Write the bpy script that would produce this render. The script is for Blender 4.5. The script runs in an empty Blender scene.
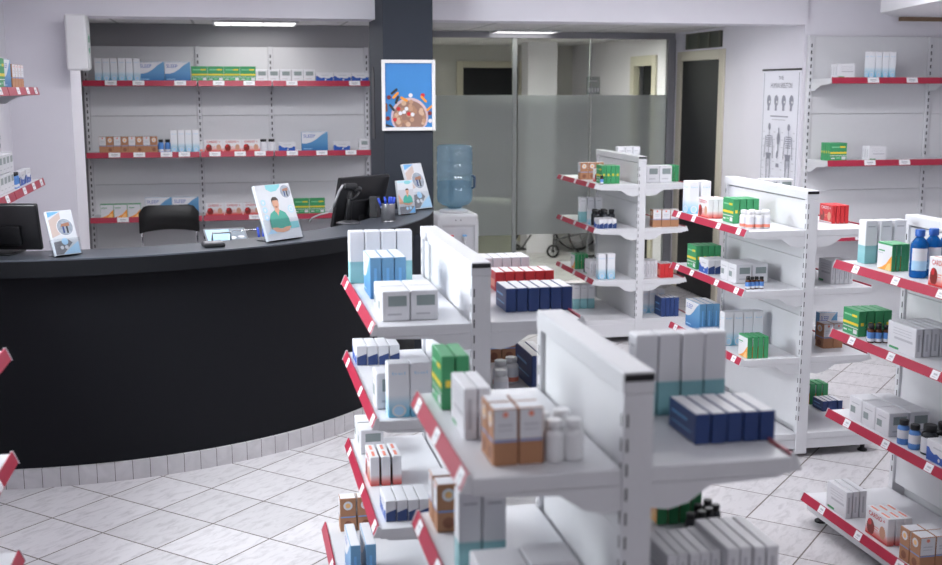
import bpy, bmesh, math, random
from mathutils import Vector, Matrix
random.seed(7)
S = bpy.context.scene
COL = S.collection
PI = math.pi
R90 = PI / 2

# ------------------------------------------------------------------ materials
MATS = {}
def mat(name, col, rough=.5, metal=0., noise=0., scale=20., bump=0., emit=None, trans=0., ior=1.45, spec=.5):
    if name in MATS: return MATS[name]
    m = bpy.data.materials.new(name); m.use_nodes = True
    nt = m.node_tree; b = nt.nodes['Principled BSDF']
    c = (col[0], col[1], col[2], 1)
    b.inputs['Base Color'].default_value = c
    b.inputs['Roughness'].default_value = rough
    b.inputs['Metallic'].default_value = metal
    b.inputs['Specular IOR Level'].default_value = spec
    b.inputs['IOR'].default_value = ior
    if trans: b.inputs['Transmission Weight'].default_value = trans
    if emit:
        b.inputs['Emission Color'].default_value = (*emit[:3], 1); b.inputs['Emission Strength'].default_value = emit[3]
    if noise or bump:
        tc = nt.nodes.new('ShaderNodeTexCoord'); nz = nt.nodes.new('ShaderNodeTexNoise')
        nz.inputs['Scale'].default_value = scale; nz.inputs['Detail'].default_value = 4
        nt.links.new(tc.outputs['Object'], nz.inputs['Vector'])
        if noise:
            mx = nt.nodes.new('ShaderNodeMix'); mx.data_type = 'RGBA'
            mx.inputs[6].default_value = tuple(max(0, v*(1-noise)) for v in col) + (1,)
            mx.inputs[7].default_value = tuple(min(1, v*(1+noise)) for v in col) + (1,)
            nt.links.new(nz.outputs['Fac'], mx.inputs[0]); nt.links.new(mx.outputs[2], b.inputs['Base Color'])
        if bump:
            bp = nt.nodes.new('ShaderNodeBump'); bp.inputs['Strength'].default_value = bump; bp.inputs['Distance'].default_value = .002
            nt.links.new(nz.outputs['Fac'], bp.inputs['Height']); nt.links.new(bp.outputs['Normal'], b.inputs['Normal'])
    MATS[name] = m
    return m

def glassy(name, tint, gloss=.12, rough=.02):
    """thin clear sheet: tinted see-through mixed with a mirror-like coat by Fresnel"""
    if name in MATS: return MATS[name]
    m = bpy.data.materials.new(name); m.use_nodes = True; nt = m.node_tree; nt.nodes.clear()
    o = nt.nodes.new('ShaderNodeOutputMaterial'); mx = nt.nodes.new('ShaderNodeMixShader')
    t = nt.nodes.new('ShaderNodeBsdfTransparent'); t.inputs[0].default_value = (*tint, 1)
    g = nt.nodes.new('ShaderNodeBsdfGlossy'); g.inputs['Roughness'].default_value = rough
    lw = nt.nodes.new('ShaderNodeLayerWeight'); lw.inputs[0].default_value = gloss
    nt.links.new(lw.outputs['Fresnel'], mx.inputs[0]); nt.links.new(t.outputs[0], mx.inputs[1]); nt.links.new(g.outputs[0], mx.inputs[2])
    nt.links.new(mx.outputs[0], o.inputs[0]); MATS[name] = m; return m

def tinted(name, tint, body, k=.25, gl=.07):
    """see-through coloured plastic: tint, a little body colour, a soft shine"""
    m = bpy.data.materials.new(name); m.use_nodes = True; nt = m.node_tree; nt.nodes.clear()
    o = nt.nodes.new('ShaderNodeOutputMaterial'); m1 = nt.nodes.new('ShaderNodeMixShader'); m2 = nt.nodes.new('ShaderNodeMixShader')
    t = nt.nodes.new('ShaderNodeBsdfTransparent'); t.inputs[0].default_value = (*tint, 1)
    d = nt.nodes.new('ShaderNodeBsdfDiffuse'); d.inputs[0].default_value = (*body, 1); g = nt.nodes.new('ShaderNodeBsdfGlossy'); g.inputs['Roughness'].default_value = .12
    m1.inputs[0].default_value = k; m2.inputs[0].default_value = gl
    nt.links.new(t.outputs[0], m1.inputs[1]); nt.links.new(d.outputs[0], m1.inputs[2]); nt.links.new(m1.outputs[0], m2.inputs[1]); nt.links.new(g.outputs[0], m2.inputs[2]); nt.links.new(m2.outputs[0], o.inputs[0])
    return m

def frosted(name, col, diff=.4):
    if name in MATS: return MATS[name]
    m = bpy.data.materials.new(name); m.use_nodes = True; nt = m.node_tree; nt.nodes.clear()
    o = nt.nodes.new('ShaderNodeOutputMaterial'); mx = nt.nodes.new('ShaderNodeMixShader'); mx.inputs[0].default_value = diff
    r = nt.nodes.new('ShaderNodeBsdfRefraction'); r.inputs['Roughness'].default_value = .3; r.inputs['IOR'].default_value = 1.08; r.inputs[0].default_value = (*col, 1)
    d = nt.nodes.new('ShaderNodeBsdfTranslucent'); d.inputs[0].default_value = (*col, 1)
    d2 = nt.nodes.new('ShaderNodeBsdfDiffuse'); d2.inputs[0].default_value = (*col, 1)
    m2 = nt.nodes.new('ShaderNodeMixShader'); m2.inputs[0].default_value = .5
    nt.links.new(d.outputs[0], m2.inputs[1]); nt.links.new(d2.outputs[0], m2.inputs[2])
    nt.links.new(r.outputs[0], mx.inputs[1]); nt.links.new(m2.outputs[0], mx.inputs[2]); nt.links.new(mx.outputs[0], o.inputs[0])
    MATS[name] = m; return m

def zramp(name, stops, rough=.4):
    """printed colour bands over the height of a carton (object space)"""
    if name in MATS: return MATS[name]
    m = bpy.data.materials.new(name); m.use_nodes = True; nt = m.node_tree; b = nt.nodes['Principled BSDF']; b.inputs['Roughness'].default_value = rough
    tc = nt.nodes.new('ShaderNodeTexCoord'); sp = nt.nodes.new('ShaderNodeSeparateXYZ'); rp = nt.nodes.new('ShaderNodeValToRGB')
    nt.links.new(tc.outputs['Generated'], sp.inputs[0]); nt.links.new(sp.outputs[2], rp.inputs[0]); nt.links.new(rp.outputs[0], b.inputs['Base Color'])
    e = rp.color_ramp.elements
    while len(e) < len(stops): e.new(.5)
    for i, (p, c) in enumerate(stops): e[i].position = p; e[i].color = (*c, 1)
    MATS[name] = m; return m

def floor_mat():
    m = bpy.data.materials.new('marble_tiles'); m.use_nodes = True; nt = m.node_tree; N = nt.nodes; L = nt.links; b = N['Principled BSDF']
    def math_(op, a, bb=None):
        n = N.new('ShaderNodeMath'); n.operation = op
        for i, v in enumerate((a, bb)):
            if v is None: continue
            if hasattr(v, 'is_linked') or hasattr(v, 'links'): L.new(v, n.inputs[i])
            else: n.inputs[i].default_value = v
        return n.outputs[0]
    geo = N.new('ShaderNodeNewGeometry'); sp = N.new('ShaderNodeSeparateXYZ'); L.new(geo.outputs['Position'], sp.inputs[0])
    a = math.radians(46.5); s = .3305
    def axis(cx, cy, off):
        return math_('DIVIDE', math_('SUBTRACT', math_('ADD', math_('MULTIPLY', sp.outputs[0], cx), math_('MULTIPLY', sp.outputs[1], cy)), off), s)
    u = axis(math.cos(a), math.sin(a), -.1213); v = axis(-math.sin(a), math.cos(a), -.1123)
    def edge(w):
        f = math_('FRACT', w); return math_('MINIMUM', f, math_('SUBTRACT', 1., f))
    grout = math_('LESS_THAN', math_('MINIMUM', edge(u), edge(v)), .0105)
    cell = N.new('ShaderNodeCombineXYZ'); L.new(math_('FLOOR', u), cell.inputs[0]); L.new(math_('FLOOR', v), cell.inputs[1])
    wn = N.new('ShaderNodeTexWhiteNoise'); wn.noise_dimensions = '3D'; L.new(cell.outputs[0], wn.inputs['Vector'])
    # veins: stretched noise, swapped direction by tile
    cmb = N.new('ShaderNodeCombineXYZ'); L.new(math_('MULTIPLY', u, 2.2), cmb.inputs[0]); L.new(math_('MULTIPLY', v, 6.5), cmb.inputs[1]); L.new(math_('MULTIPLY', wn.outputs['Value'], 40.), cmb.inputs[2])
    nz = N.new('ShaderNodeTexNoise'); nz.inputs['Scale'].default_value = 1.6; nz.inputs['Detail'].default_value = 7; nz.inputs['Roughness'].default_value = .65; nz.inputs['Distortion'].default_value = .6
    L.new(cmb.outputs[0], nz.inputs['Vector'])
    rp = N.new('ShaderNodeValToRGB'); e = rp.color_ramp.elements
    e[0].position = .26; e[0].color = (.44, .42, .44, 1); e[1].position = .52; e[1].color = (.64, .62, .64, 1)
    L.new(nz.outputs['Fac'], rp.inputs[0])
    tint = N.new('ShaderNodeMix'); tint.data_type = 'RGBA'; tint.blend_type = 'MULTIPLY'; tint.inputs[0].default_value = 1
    sh = N.new('ShaderNodeMapRange'); sh.inputs[3].default_value = .86; sh.inputs[4].default_value = 1.0; L.new(wn.outputs['Value'], sh.inputs[0])
    L.new(rp.outputs[0], tint.inputs[6]); L.new(sh.outputs[0], tint.inputs[7])
    mx = N.new('ShaderNodeMix'); mx.data_type = 'RGBA'; mx.inputs[7].default_value = (.10, .075, .065, 1)
    L.new(grout, mx.inputs[0]); L.new(tint.outputs[2], mx.inputs[6]); L.new(mx.outputs[2], b.inputs['Base Color'])
    b.inputs['Roughness'].default_value = .42
    return m

def tile_u_mat(name, width, c1, c2, groutc):
    """little tiles along a strip, counted by the U of its UV map (metres)"""
    m = bpy.data.materials.new(name); m.use_nodes = True; nt = m.node_tree; N = nt.nodes; L = nt.links; b = N['Principled BSDF']
    uv = N.new('ShaderNodeUVMap'); sp = N.new('ShaderNodeSeparateXYZ'); L.new(uv.outputs[0], sp.inputs[0])
    d = N.new('ShaderNodeMath'); d.operation = 'DIVIDE'; L.new(sp.outputs[0], d.inputs[0]); d.inputs[1].default_value = width
    fr = N.new('ShaderNodeMath'); fr.operation = 'FRACT'; L.new(d.outputs[0], fr.inputs[0])
    lt = N.new('ShaderNodeMath'); lt.operation = 'LESS_THAN'; L.new(fr.outputs[0], lt.inputs[0]); lt.inputs[1].default_value = .035
    tc = N.new('ShaderNodeTexCoord'); nz = N.new('ShaderNodeTexNoise'); nz.inputs['Scale'].default_value = 9; nz.inputs['Detail'].default_value = 6; nz.inputs['Distortion'].default_value = 1.2
    L.new(tc.outputs['Object'], nz.inputs['Vector'])
    mx = N.new('ShaderNodeMix'); mx.data_type = 'RGBA'; mx.inputs[6].default_value = (*c1, 1); mx.inputs[7].default_value = (*c2, 1); L.new(nz.outputs['Fac'], mx.inputs[0])
    m2 = N.new('ShaderNodeMix'); m2.data_type = 'RGBA'; m2.inputs[7].default_value = (*groutc, 1); L.new(lt.outputs[0], m2.inputs[0]); L.new(mx.outputs[2], m2.inputs[6])
    L.new(m2.outputs[2], b.inputs['Base Color']); b.inputs['Roughness'].default_value = .45
    return m

def ceil_tile_mat():
    m = bpy.data.materials.new('ceiling_tiles'); m.use_nodes = True; nt = m.node_tree; N = nt.nodes; L = nt.links; b = N['Principled BSDF']
    geo = N.new('ShaderNodeNewGeometry'); sp = N.new('ShaderNodeSeparateXYZ'); L.new(geo.outputs['Position'], sp.inputs[0])
    outs = []
    for k, off in ((0, .28), (1, .15)):
        a = N.new('ShaderNodeMath'); a.operation = 'ADD'; a.inputs[1].default_value = off; L.new(sp.outputs[k], a.inputs[0])
        d = N.new('ShaderNodeMath'); d.operation = 'DIVIDE'; d.inputs[1].default_value = .6; L.new(a.outputs[0], d.inputs[0])
        f = N.new('ShaderNodeMath'); f.operation = 'FRACT'; L.new(d.outputs[0], f.inputs[0])
        l = N.new('ShaderNodeMath'); l.operation = 'LESS_THAN'; l.inputs[1].default_value = .035; L.new(f.outputs[0], l.inputs[0]); outs.append(l.outputs[0])
    mxm = N.new('ShaderNodeMath'); mxm.operation = 'MAXIMUM'; L.new(outs[0], mxm.inputs[0]); L.new(outs[1], mxm.inputs[1])
    mx = N.new('ShaderNodeMix'); mx.data_type = 'RGBA'; mx.inputs[6].default_value = (.74, .73, .74, 1); mx.inputs[7].default_value = (.42, .42, .43, 1)
    L.new(mxm.outputs[0], mx.inputs[0]); L.new(mx.outputs[2], b.inputs['Base Color']); b.inputs['Roughness'].default_value = .8
    return m

WHITE = mat('white_powder_coat', (.66, .66, .69), .38, noise=.02, scale=60)
WHITE2 = mat('white_laminate', (.68, .68, .705), .45, noise=.02, scale=30)
WALL = mat('wall_paint', (.78, .76, .82), .85, noise=.015, scale=8, bump=.15)
WALLW = mat('wall_paint_warm', (.66, .65, .63), .85, noise=.015, scale=8)
GREYWALL = mat('wall_paint_grey', (.36, .36, .38), .85, noise=.02, scale=6)
RED = mat('red_label_strip', (.40, .026, .060), .35, noise=.05, scale=15)
PAPER = mat('paper_white', (.82, .82, .85), .6)
INK = mat('ink_grey', (.22, .22, .24), .6)
BLACK = mat('black_plastic', (.012, .012, .014), .4)
SLOT = mat('slot_dark', (.035, .035, .04), .6)
COUNTER = mat('counter_dark_laminate', (.008, .0085, .011), .6, noise=.08, scale=40, spec=.15)
CTOP = mat('counter_top_grey', (.065, .072, .088), .38, noise=.05, scale=50)
PILLAR = mat('pillar_slate_paint', (.033, .038, .050), .7, noise=.04, scale=15, spec=.25)
CHROME = mat('chrome', (.75, .75, .77), .15, 1.)
STEEL = mat('brushed_steel', (.5, .5, .52), .3, 1.)
CREAM = mat('cream_door_frame', (.62, .58, .48), .5)
DARKDOOR = mat('dark_door', (.014, .015, .018), .6)
CLEAR = glassy('acrylic_clear', (.95, .96, .97), .10)

# prints
P_W = mat('carton_white', (.72, .72, .755), .4, noise=.015, scale=80)
P_GREEN = mat('carton_green', (.05, .31, .125), .4, noise=.04, scale=40)
P_DGREEN = mat('carton_leaf_green', (.055, .31, .125), .4)
P_LGREEN = mat('print_light_green', (.25, .62, .35), .4)
P_YEL = mat('print_yellow', (.82, .62, .05), .4)
P_NAVY = mat('carton_navy', (.028, .058, .19), .38, noise=.05, scale=40)
P_BLUE = mat('print_blue', (.025, .10, .42), .4)
P_SKY = mat('print_sky', (.16, .42, .74), .4)
P_LSKY = mat('print_light_sky', (.42, .66, .86), .4)
P_RED = mat('print_red', (.60, .035, .04), .4, noise=.04, scale=40)
P_SALMON = mat('print_salmon', (.82, .26, .18), .4)
P_HEART = mat('print_heart', (.22, .03, .025), .4)
P_TAN = mat('print_skin', (.62, .33, .22), .5)
P_KRAFT = mat('carton_kraft', (.44, .215, .115), .55, noise=.05, scale=60)
P_DKRAFT = mat('print_brown', (.26, .10, .055), .55)
P_LINE = mat('print_blue_line', (.20, .36, .68), .5)
P_TEAL = mat('print_teal', (.10, .42, .42), .4)
P_GREY = mat('print_window_grey', (.26, .31, .31), .35)
P_LGREY = mat('print_light_grey', (.50, .50, .54), .4)
P_ORANGE = mat('print_orange', (.86, .33, .05), .4)
P_LORANGE = mat('print_light_orange', (.90, .55, .22), .4)
A_RAMP = zramp('carton_white_to_aqua', [(0, (.16, .47, .68)), (.12, (.20, .53, .72)), (.42, (.76, .79, .84)), (1, (.80, .80, .84))])
T_RAMP = zramp('carton_teal_foot', [(0, (.20, .46, .50)), (.28, (.30, .58, .62)), (.41, (.26, .52, .56)), (.43, (.78, .79, .82)), (1, (.80, .80, .84))])
S_RAMP = zramp('carton_sleep_blue', [(0, (.03, .15, .38)), (.45, (.10, .28, .52)), (1, (.16, .36, .58))])
C_RAMP = zramp('carton_white_to_red', [(0, (.66, .07, .06)), (.16, (.74, .24, .22)), (.38, (.80, .78, .80)), (1, (.80, .80, .83))])

# ------------------------------------------------------------------ mesh builder
class MB:
    def __init__(s): s.v = []; s.f = []; s.mi = []; s.mats = []; s.smooth = []; s.uv = {}
    def m(s, mt):
        if mt not in s.mats: s.mats.append(mt)
        return s.mats.index(mt)
    def face(s, pts, mt, smooth=False):
        i = len(s.v); s.v += [tuple(p) for p in pts]; s.f.append(list(range(i, i+len(pts)))); s.mi.append(s.m(mt)); s.smooth.append(smooth)
    def mesh(s, verts, faces, mt, smooth=False):
        i = len(s.v); s.v += [tuple(p) for p in verts]; k = s.m(mt)
        for f in faces: s.f.append([i+j for j in f]); s.mi.append(k); s.smooth.append(smooth)
    def box(s, x0, x1, y0, y1, z0, z1, mt, b=0.):
        b = min(b, (x1-x0)*.45, (y1-y0)*.45, (z1-z0)*.45)
        if b <= 0:
            V = [(x, y, z) for z in (z0, z1) for y in (y0, y1) for x in (x0, x1)]
            s.mesh(V, [(0, 2, 3, 1), (4, 5, 7, 6), (0, 1, 5, 4), (2, 6, 7, 3), (0, 4, 6, 2), (1, 3, 7, 5)], mt); return
        bm = bmesh.new(); bmesh.ops.create_cube(bm, size=1)
        for v in bm.verts: v.co = Vector(((x0+x1)/2+v.co.x*(x1-x0), (y0+y1)/2+v.co.y*(y1-y0), (z0+z1)/2+v.co.z*(z1-z0)))
        bmesh.ops.bevel(bm, geom=bm.edges[:], offset=b, segments=2, affect='EDGES', profile=.5)
        s.bm(bm, mt)
    def bm(s, bm, mt, smooth=False):
        bm.verts.index_update(); s.mesh([v.co for v in bm.verts], [[v.index for v in f.verts] for f in bm.faces], mt, smooth); bm.free()
    def prism(s, poly, ax, a0, a1, mt):
        """extrude a 2-D outline along axis ax; outline given in the other two axes in xyz order"""
        def P(p, a):
            q = list(p); q.insert(ax, a); return q
        n = len(poly); V = [P(p, a0) for p in poly] + [P(p, a1) for p in poly]
        s.mesh(V, [list(range(n))[::-1], list(range(n, 2*n))] + [(i, (i+1) % n, n+(i+1) % n, n+i) for i in range(n)], mt)
    def lathe(s, prof, mt, n=20, c=(0, 0, 0), smooth=True):
        V = []; F = []
        for r, z in prof:
            for k in range(n):
                a = 2*PI*k/n; V.append((c[0]+r*math.cos(a), c[1]+r*math.sin(a), c[2]+z))
        for j in range(len(prof)-1):
            for k in range(n):
                k2 = (k+1) % n; F.append((j*n+k, j*n+k2, (j+1)*n+k2, (j+1)*n+k))
        s.mesh(V, F, mt, smooth)
        s.mesh(V[:n], [list(range(n))[::-1]], mt); s.mesh(V[-n:], [list(range(n))], mt)
    def tube(s, pts, r, mt, n=8):
        pts = [Vector(p) for p in pts]; V = []; F = []; up = Vector((0, 0, 1)); prev = None
        for i, p in enumerate(pts):
            d = (pts[min(i+1, len(pts)-1)] - pts[max(i-1, 0)]).normalized()
            a = prev if prev is not None else (up if abs(d.z) < .9 else Vector((1, 0, 0)))
            x = (a - d*a.dot(d)).normalized(); y = d.cross(x); prev = x
            for k in range(n): V.append(p + x*r*math.cos(2*PI*k/n) + y*r*math.sin(2*PI*k/n))
        for i in range(len(pts)-1):
            for k in range(n): F.append((i*n+k, i*n+(k+1) % n, (i+1)*n+(k+1) % n, (i+1)*n+k))
        s.mesh(V, F, mt, True); s.mesh(V[:n], [list(range(n))[::-1]], mt); s.mesh(V[-n:], [list(range(n))], mt)
    def sweep_arc(s, c, r0, r1, z0, z1, a0, a1, mt, n=64, uvr=None):
        V = []; F = []; i0 = len(s.f)
        for k in range(n+1):
            a = a0+(a1-a0)*k/n; ca, sa = math.cos(a), math.sin(a)
            for r, z in ((r0, z0), (r1, z0), (r1, z1), (r0, z1)): V.append((c[0]+r*ca, c[1]+r*sa, z))
        for k in range(n):
            for j in range(4): F.append((k*4+j, (k+1)*4+j, (k+1)*4+(j+1) % 4, k*4+(j+1) % 4))
        F += [(0, 1, 2, 3), tuple(n*4+j for j in (3, 2, 1, 0))]
        s.mesh(V, F, mt)
        if uvr:
            for k in range(n):
                for j in range(4): s.uv[i0+k*4+j] = [(uvr*abs(a1-a0)*kk/n, 0) for kk in (k, k+1, k+1, k)]
    def build(s, name, parent=None, loc=None, rz=0.):
        me = bpy.data.meshes.new(name); me.from_pydata(s.v, [], s.f)
        for m_ in s.mats: me.materials.append(m_)
        for p, mi, sm in zip(me.polygons, s.mi, s.smooth): p.material_index = mi; p.use_smooth = sm
        if s.uv:
            ul = me.uv_layers.new(name='UVMap')
            for fi, uvs in s.uv.items():
                for li, uv in zip(me.polygons[fi].loop_indices, uvs): ul.data[li].uv = uv
        me.update()
        if not s.uv:
            bm = bmesh.new(); bm.from_mesh(me); bmesh.ops.remove_doubles(bm, verts=bm.verts[:], dist=1e-6); bm.to_mesh(me); bm.free()
        o = bpy.data.objects.new(name, me); COL.objects.link(o)
        if parent: o.parent = parent
        if loc: o.location = loc
        o.rotation_euler[2] = rz
        return o

def tag(o, label=None, cat=None, group=None, kind=None):
    if label: o['label'] = label
    if cat: o['category'] = cat
    if group: o['group'] = group
    if kind: o['kind'] = kind
    return o
def empty(name, loc, rz=0., label=None, cat=None, group=None):
    o = bpy.data.objects.new(name, None); o.empty_display_size = .05; COL.objects.link(o); o.location = loc; o.rotation_euler[2] = rz
    return tag(o, label, cat, group)
def struct(o): o['kind'] = 'structure'; return o
def copy_tree(o, parent=None):
    c = o.copy(); COL.objects.link(c)
    if parent: c.parent = parent
    for ch in list(o.children): copy_tree(ch, c)
    return c

_txt = {}
def text_polys(st):
    if st in _txt: return _txt[st]
    cu = bpy.data.curves.new('t', 'FONT'); cu.body = st; cu.size = 1; cu.resolution_u = 2
    ob = bpy.data.objects.new('t', cu); COL.objects.link(ob)
    dg = bpy.context.evaluated_depsgraph_get(); dg.update()
    me = bpy.data.meshes.new_from_object(ob.evaluated_get(dg))
    V = [tuple(v.co) for v in me.vertices]; F = [list(p.vertices) for p in me.polygons]
    bpy.data.objects.remove(ob); bpy.data.curves.remove(cu); bpy.data.meshes.remove(me)
    xs = [v[0] for v in V]; w = max(xs)-min(xs); x0 = min(xs)
    V = [((v[0]-x0)/w, v[1]) for v in V]
    _txt[st] = (V, F, w); return _txt[st]

class Face:
    """maps u,v in metres measured from the lower-left of a flat face to 3-D"""
    def __init__(s, mb, o, du, dv): s.mb = mb; s.o = Vector(o); s.du = Vector(du); s.dv = Vector(dv); s.n = s.du.cross(s.dv); s.k = 0
    def p(s, u, v, lift): return s.o + s.du*u + s.dv*v + s.n*lift
    def poly(s, pts, mt):
        s.k += 1; l = .0003+.00012*s.k
        s.mb.face([s.p(u, v, l) for u, v in pts], mt)
    def rect(s, u0, v0, u1, v1, mt): s.poly([(u0, v0), (u1, v0), (u1, v1), (u0, v1)], mt)
    def disc(s, u, v, r, mt, n=18, ry=None):
        ry = ry or r; s.poly([(u+r*math.cos(2*PI*i/n), v+ry*math.sin(2*PI*i/n)) for i in range(n)], mt)
    def text(s, u, v, w, h, st, mt):
        V, F, _ = text_polys(st); s.k += 1; l = .0003+.00012*s.k
        s.mb.mesh([s.p(u+x*w, v+y*h/.7, l) for x, y in V], F, mt)

def faces(mb, W, T, H):
    return {'front': Face(mb, (-W/2, -T/2, 0), (1, 0, 0), (0, 0, 1)), 'back': Face(mb, (W/2, T/2, 0), (-1, 0, 0), (0, 0, 1)),
            'right': Face(mb, (W/2, -T/2, 0), (0, 1, 0), (0, 0, 1)), 'left': Face(mb, (-W/2, T/2, 0), (0, -1, 0), (0, 0, 1)),
            'top': Face(mb, (-W/2, -T/2, H), (1, 0, 0), (0, 1, 0))}

# ------------------------------------------------------------------ product prototypes
DIM = dict(A=(.066, .066, .19), T=(.058, .058, .20), S=(.225, .042, .16), G=(.135, .031, .128), W=(.14, .029, .102), O=(.11, .024, .112),
           N=(.147, .039, .076), C=(.155, .032, .102), D=(.15, .036, .08), E=(.13, .035, .075), B=(.058, .058, .125), V=(.09, .10, .098), P=(.14, .035, .09), H=(.14, .022, .10))
NAME = dict(A='tall_carton', T='tall_carton', S='sleep_carton', G='tablet_carton', W='leaflet_carton', O='vitamin_carton', N='capsule_carton', C='cardio_carton',
            D='navy_carton', E='red_carton', B='kraft_carton', V='window_carton', P='plain_carton', H='heart_carton')
PROTO = {}
def carton(k):
    if k in PROTO: return PROTO[k]
    W, T, H = DIM[k]; mb = MB()
    body = dict(A=A_RAMP, T=T_RAMP, S=S_RAMP, G=P_GREEN, O=P_DGREEN, N=P_W, C=C_RAMP, D=P_NAVY, E=P_RED, B=P_KRAFT, H=P_RED).get(k, P_W)
    mb.box(-W/2, W/2, -T/2, T/2, 0, H, body, .004 if k in 'ATV' else .0022)
    F = faces(mb, W, T, H); sides = [F['left'], F['right']]; fb = [F['front'], F['back']]
    top = F['top']; e = .002
    if k == 'A':
        for f in fb+sides:
            f.disc(W/2, H*.13, W*.33, P_W); f.disc(W/2, H*.13, W*.24, P_LSKY); f.text(W*.2, H*.80, W*.6, H*.05, 'bel', P_LSKY)
        top.rect(e, e, W-e, T-e, P_W)
    if k == 'T':
        for f in fb: f.rect(W*.2, H*.85, W*.8, H*.875, P_LGREY)
        top.rect(.004, .004, W-.004, T-.004, P_W)
    if k == 'S':
        for f in fb:
            f.poly([(e, H-e), (e, H*.40), (W*.18, H*.40), (W*.36, H*.46), (W*.56, H*.62), (W*.76, H*.84), (W*.95, H-e)], P_W)
            f.text(W*.07, H*.70, W*.44, H*.17, 'SLEEP', P_BLUE); f.rect(W*.07, H*.10, W*.4, H*.13, P_LSKY)
        top.rect(e, e, W-e, T-e, P_W)
        for f in sides: f.rect(T*.35, H*.2, T*.6, H*.75, P_SKY)
    if k == 'G':
        for f in fb:
            f.rect(e, H*.40, W-e, H*.50, P_YEL); f.rect(e, H*.28, W-e, H*.31, P_W); f.rect(W*.1, H*.74, W*.55, H*.80, P_LGREEN); f.rect(W*.58, H*.73, W*.9, H*.82, P_YEL)
            f.rect(W*.08, H*.12, W*.3, H*.18, P_W); f.rect(W*.38, H*.14, W*.62, H*.2, P_LGREEN); f.rect(W*.7, H*.08, W*.93, H*.24, P_W)
        for f in sides: f.rect(T*.3, H*.42, T*.7, H*.55, P_YEL)
    if k == 'W':
        for f in fb:
            f.rect(W*.08, H*.05, W*.42, H*.13, P_DGREEN); f.rect(W*.25, H*.42, W*.9, H*.50, P_LGREY)
            for i in range(3): f.rect(W*.2, H*(.6+.1*i), W*.85, H*(.62+.1*i), P_LGREY)
        for f in sides: f.rect(T*.3, H*.2, T*.6, H*.8, P_LGREY)
    if k == 'O':
        for f in fb:
            f.rect(e, e, W-e, H*.93, P_W)
            f.poly([(W*.05, e), (W-e, e), (W-e, H*.58), (W*.80, H*.42), (W*.62, H*.24), (W*.35, H*.10)], P_ORANGE); f.poly([(W*.55, e), (W*.9, e), (W*.9, H*.3), (W*.75, H*.26)], P_LORANGE)
            f.rect(W*.08, H*.68, W*.5, H*.73, P_GREEN); f.rect(W*.08, H*.6, W*.4, H*.63, P_LGREY)
    if k == 'N':
        for f in fb:
            f.poly([(e, e), (W-e, e), (W-e, H*.52), (W*.86, H*.52), (W*.8, H*.40), (W*.62, H*.36), (W*.46, H*.46), (W*.34, H*.40), (W*.2, H*.50), (W*.12, H*.64), (e, H*.64)], P_BLUE)
            f.disc(W*.56, H*.22, H*.09, P_W); f.rect(W*.3, H*.68, W*.75, H*.74, P_LGREY)
        for f in sides: f.poly([(e/2, e), (T-e/2, e), (T-e/2, H*.60), (e/2, H*.44)], P_NAVY)
    if k in 'CH':
        wt = P_RED if k == 'C' else P_W
        for f in fb:
            f.text(W*.14, H*.74, W*.72, H*.17, 'CARDIO +', wt); f.text(W*.145, H*.74, W*.72, H*.17, 'CARDIO +', wt); f.text(W*.142, H*.746, W*.72, H*.17, 'CARDIO +', wt)
            f.disc(W*.25, H*.34, W*.17, P_HEART, ry=H*.30); f.disc(W*.20, H*.50, W*.08, P_RED, ry=H*.12); f.rect(W*.02, H*.02, W*.98, H*.08, wt)
            f.disc(W*.78, H*.38, W*.13, P_TAN, ry=H*.24); f.rect(W*.42, H*.42, W*.62, H*.45, P_SALMON); f.rect(W*.42, H*.34, W*.58, H*.37, P_SALMON)
        if k == 'C':
            for i in range(2): top.rect(W*(.08+.48*i), T*.3, W*(.42+.48*i), T*.62, P_SALMON)
    if k == 'D':
        top.rect(e, e, W-e, T-e, P_W)
        for f in fb: f.rect(W*.12, H*.6, W*.7, H*.68, P_SKY); f.rect(W*.12, H*.3, W*.85, H*.34, P_SKY)
    if k == 'E':
        top.rect(e, e, W-e*3, T-e, P_W)
        for f in fb: f.rect(W*.1, H*.2, W*.9, H*.6, P_SALMON)
    if k == 'B':
        for f in fb:
            f.rect(e, H*.47, W-e, H-e, P_W); f.rect(e, H*.42, W-e, H*.455, P_LINE); f.disc(W*.5, H*.9, W*.11, P_SALMON); f.rect(W*.2, H*.7, W*.8, H*.73, P_LGREY); f.rect(W*.2, H*.62, W*.8, H*.64, P_LGREY)
        for f in sides:
            f.rect(e, H*.42, T-e, H*.455, P_LINE); f.disc(T*.5, H*.78, T*.29, P_W); f.disc(T*.5, H*.78, T*.16, P_LORANGE); f.disc(T*.5, H*.2, T*.26, P_DKRAFT)
        top.rect(e, e, W-e, T-e, P_W)
    if k == 'V':
        for f in fb: f.rect(W*.22, H*.50, W*.88, H*.84, P_GREY); f.rect(W*.2, H*.2, W*.7, H*.26, P_LGREY); f.rect(e, e, W-e, H*.04, P_LGREY)
        for f in sides: f.rect(T*.12, H*.30, T*.5, H*.58, P_GREY); f.rect(T*.2, H*.72, T*.8, H*.76, P_LGREY)
    if k == 'P':
        for f in sides+fb: f.rect(.004, .004, .02, H*.5, P_LGREY)
    o = mb.build(NAME[k]); PROTO[k] = o; o['_used'] = 0
    return o

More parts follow.
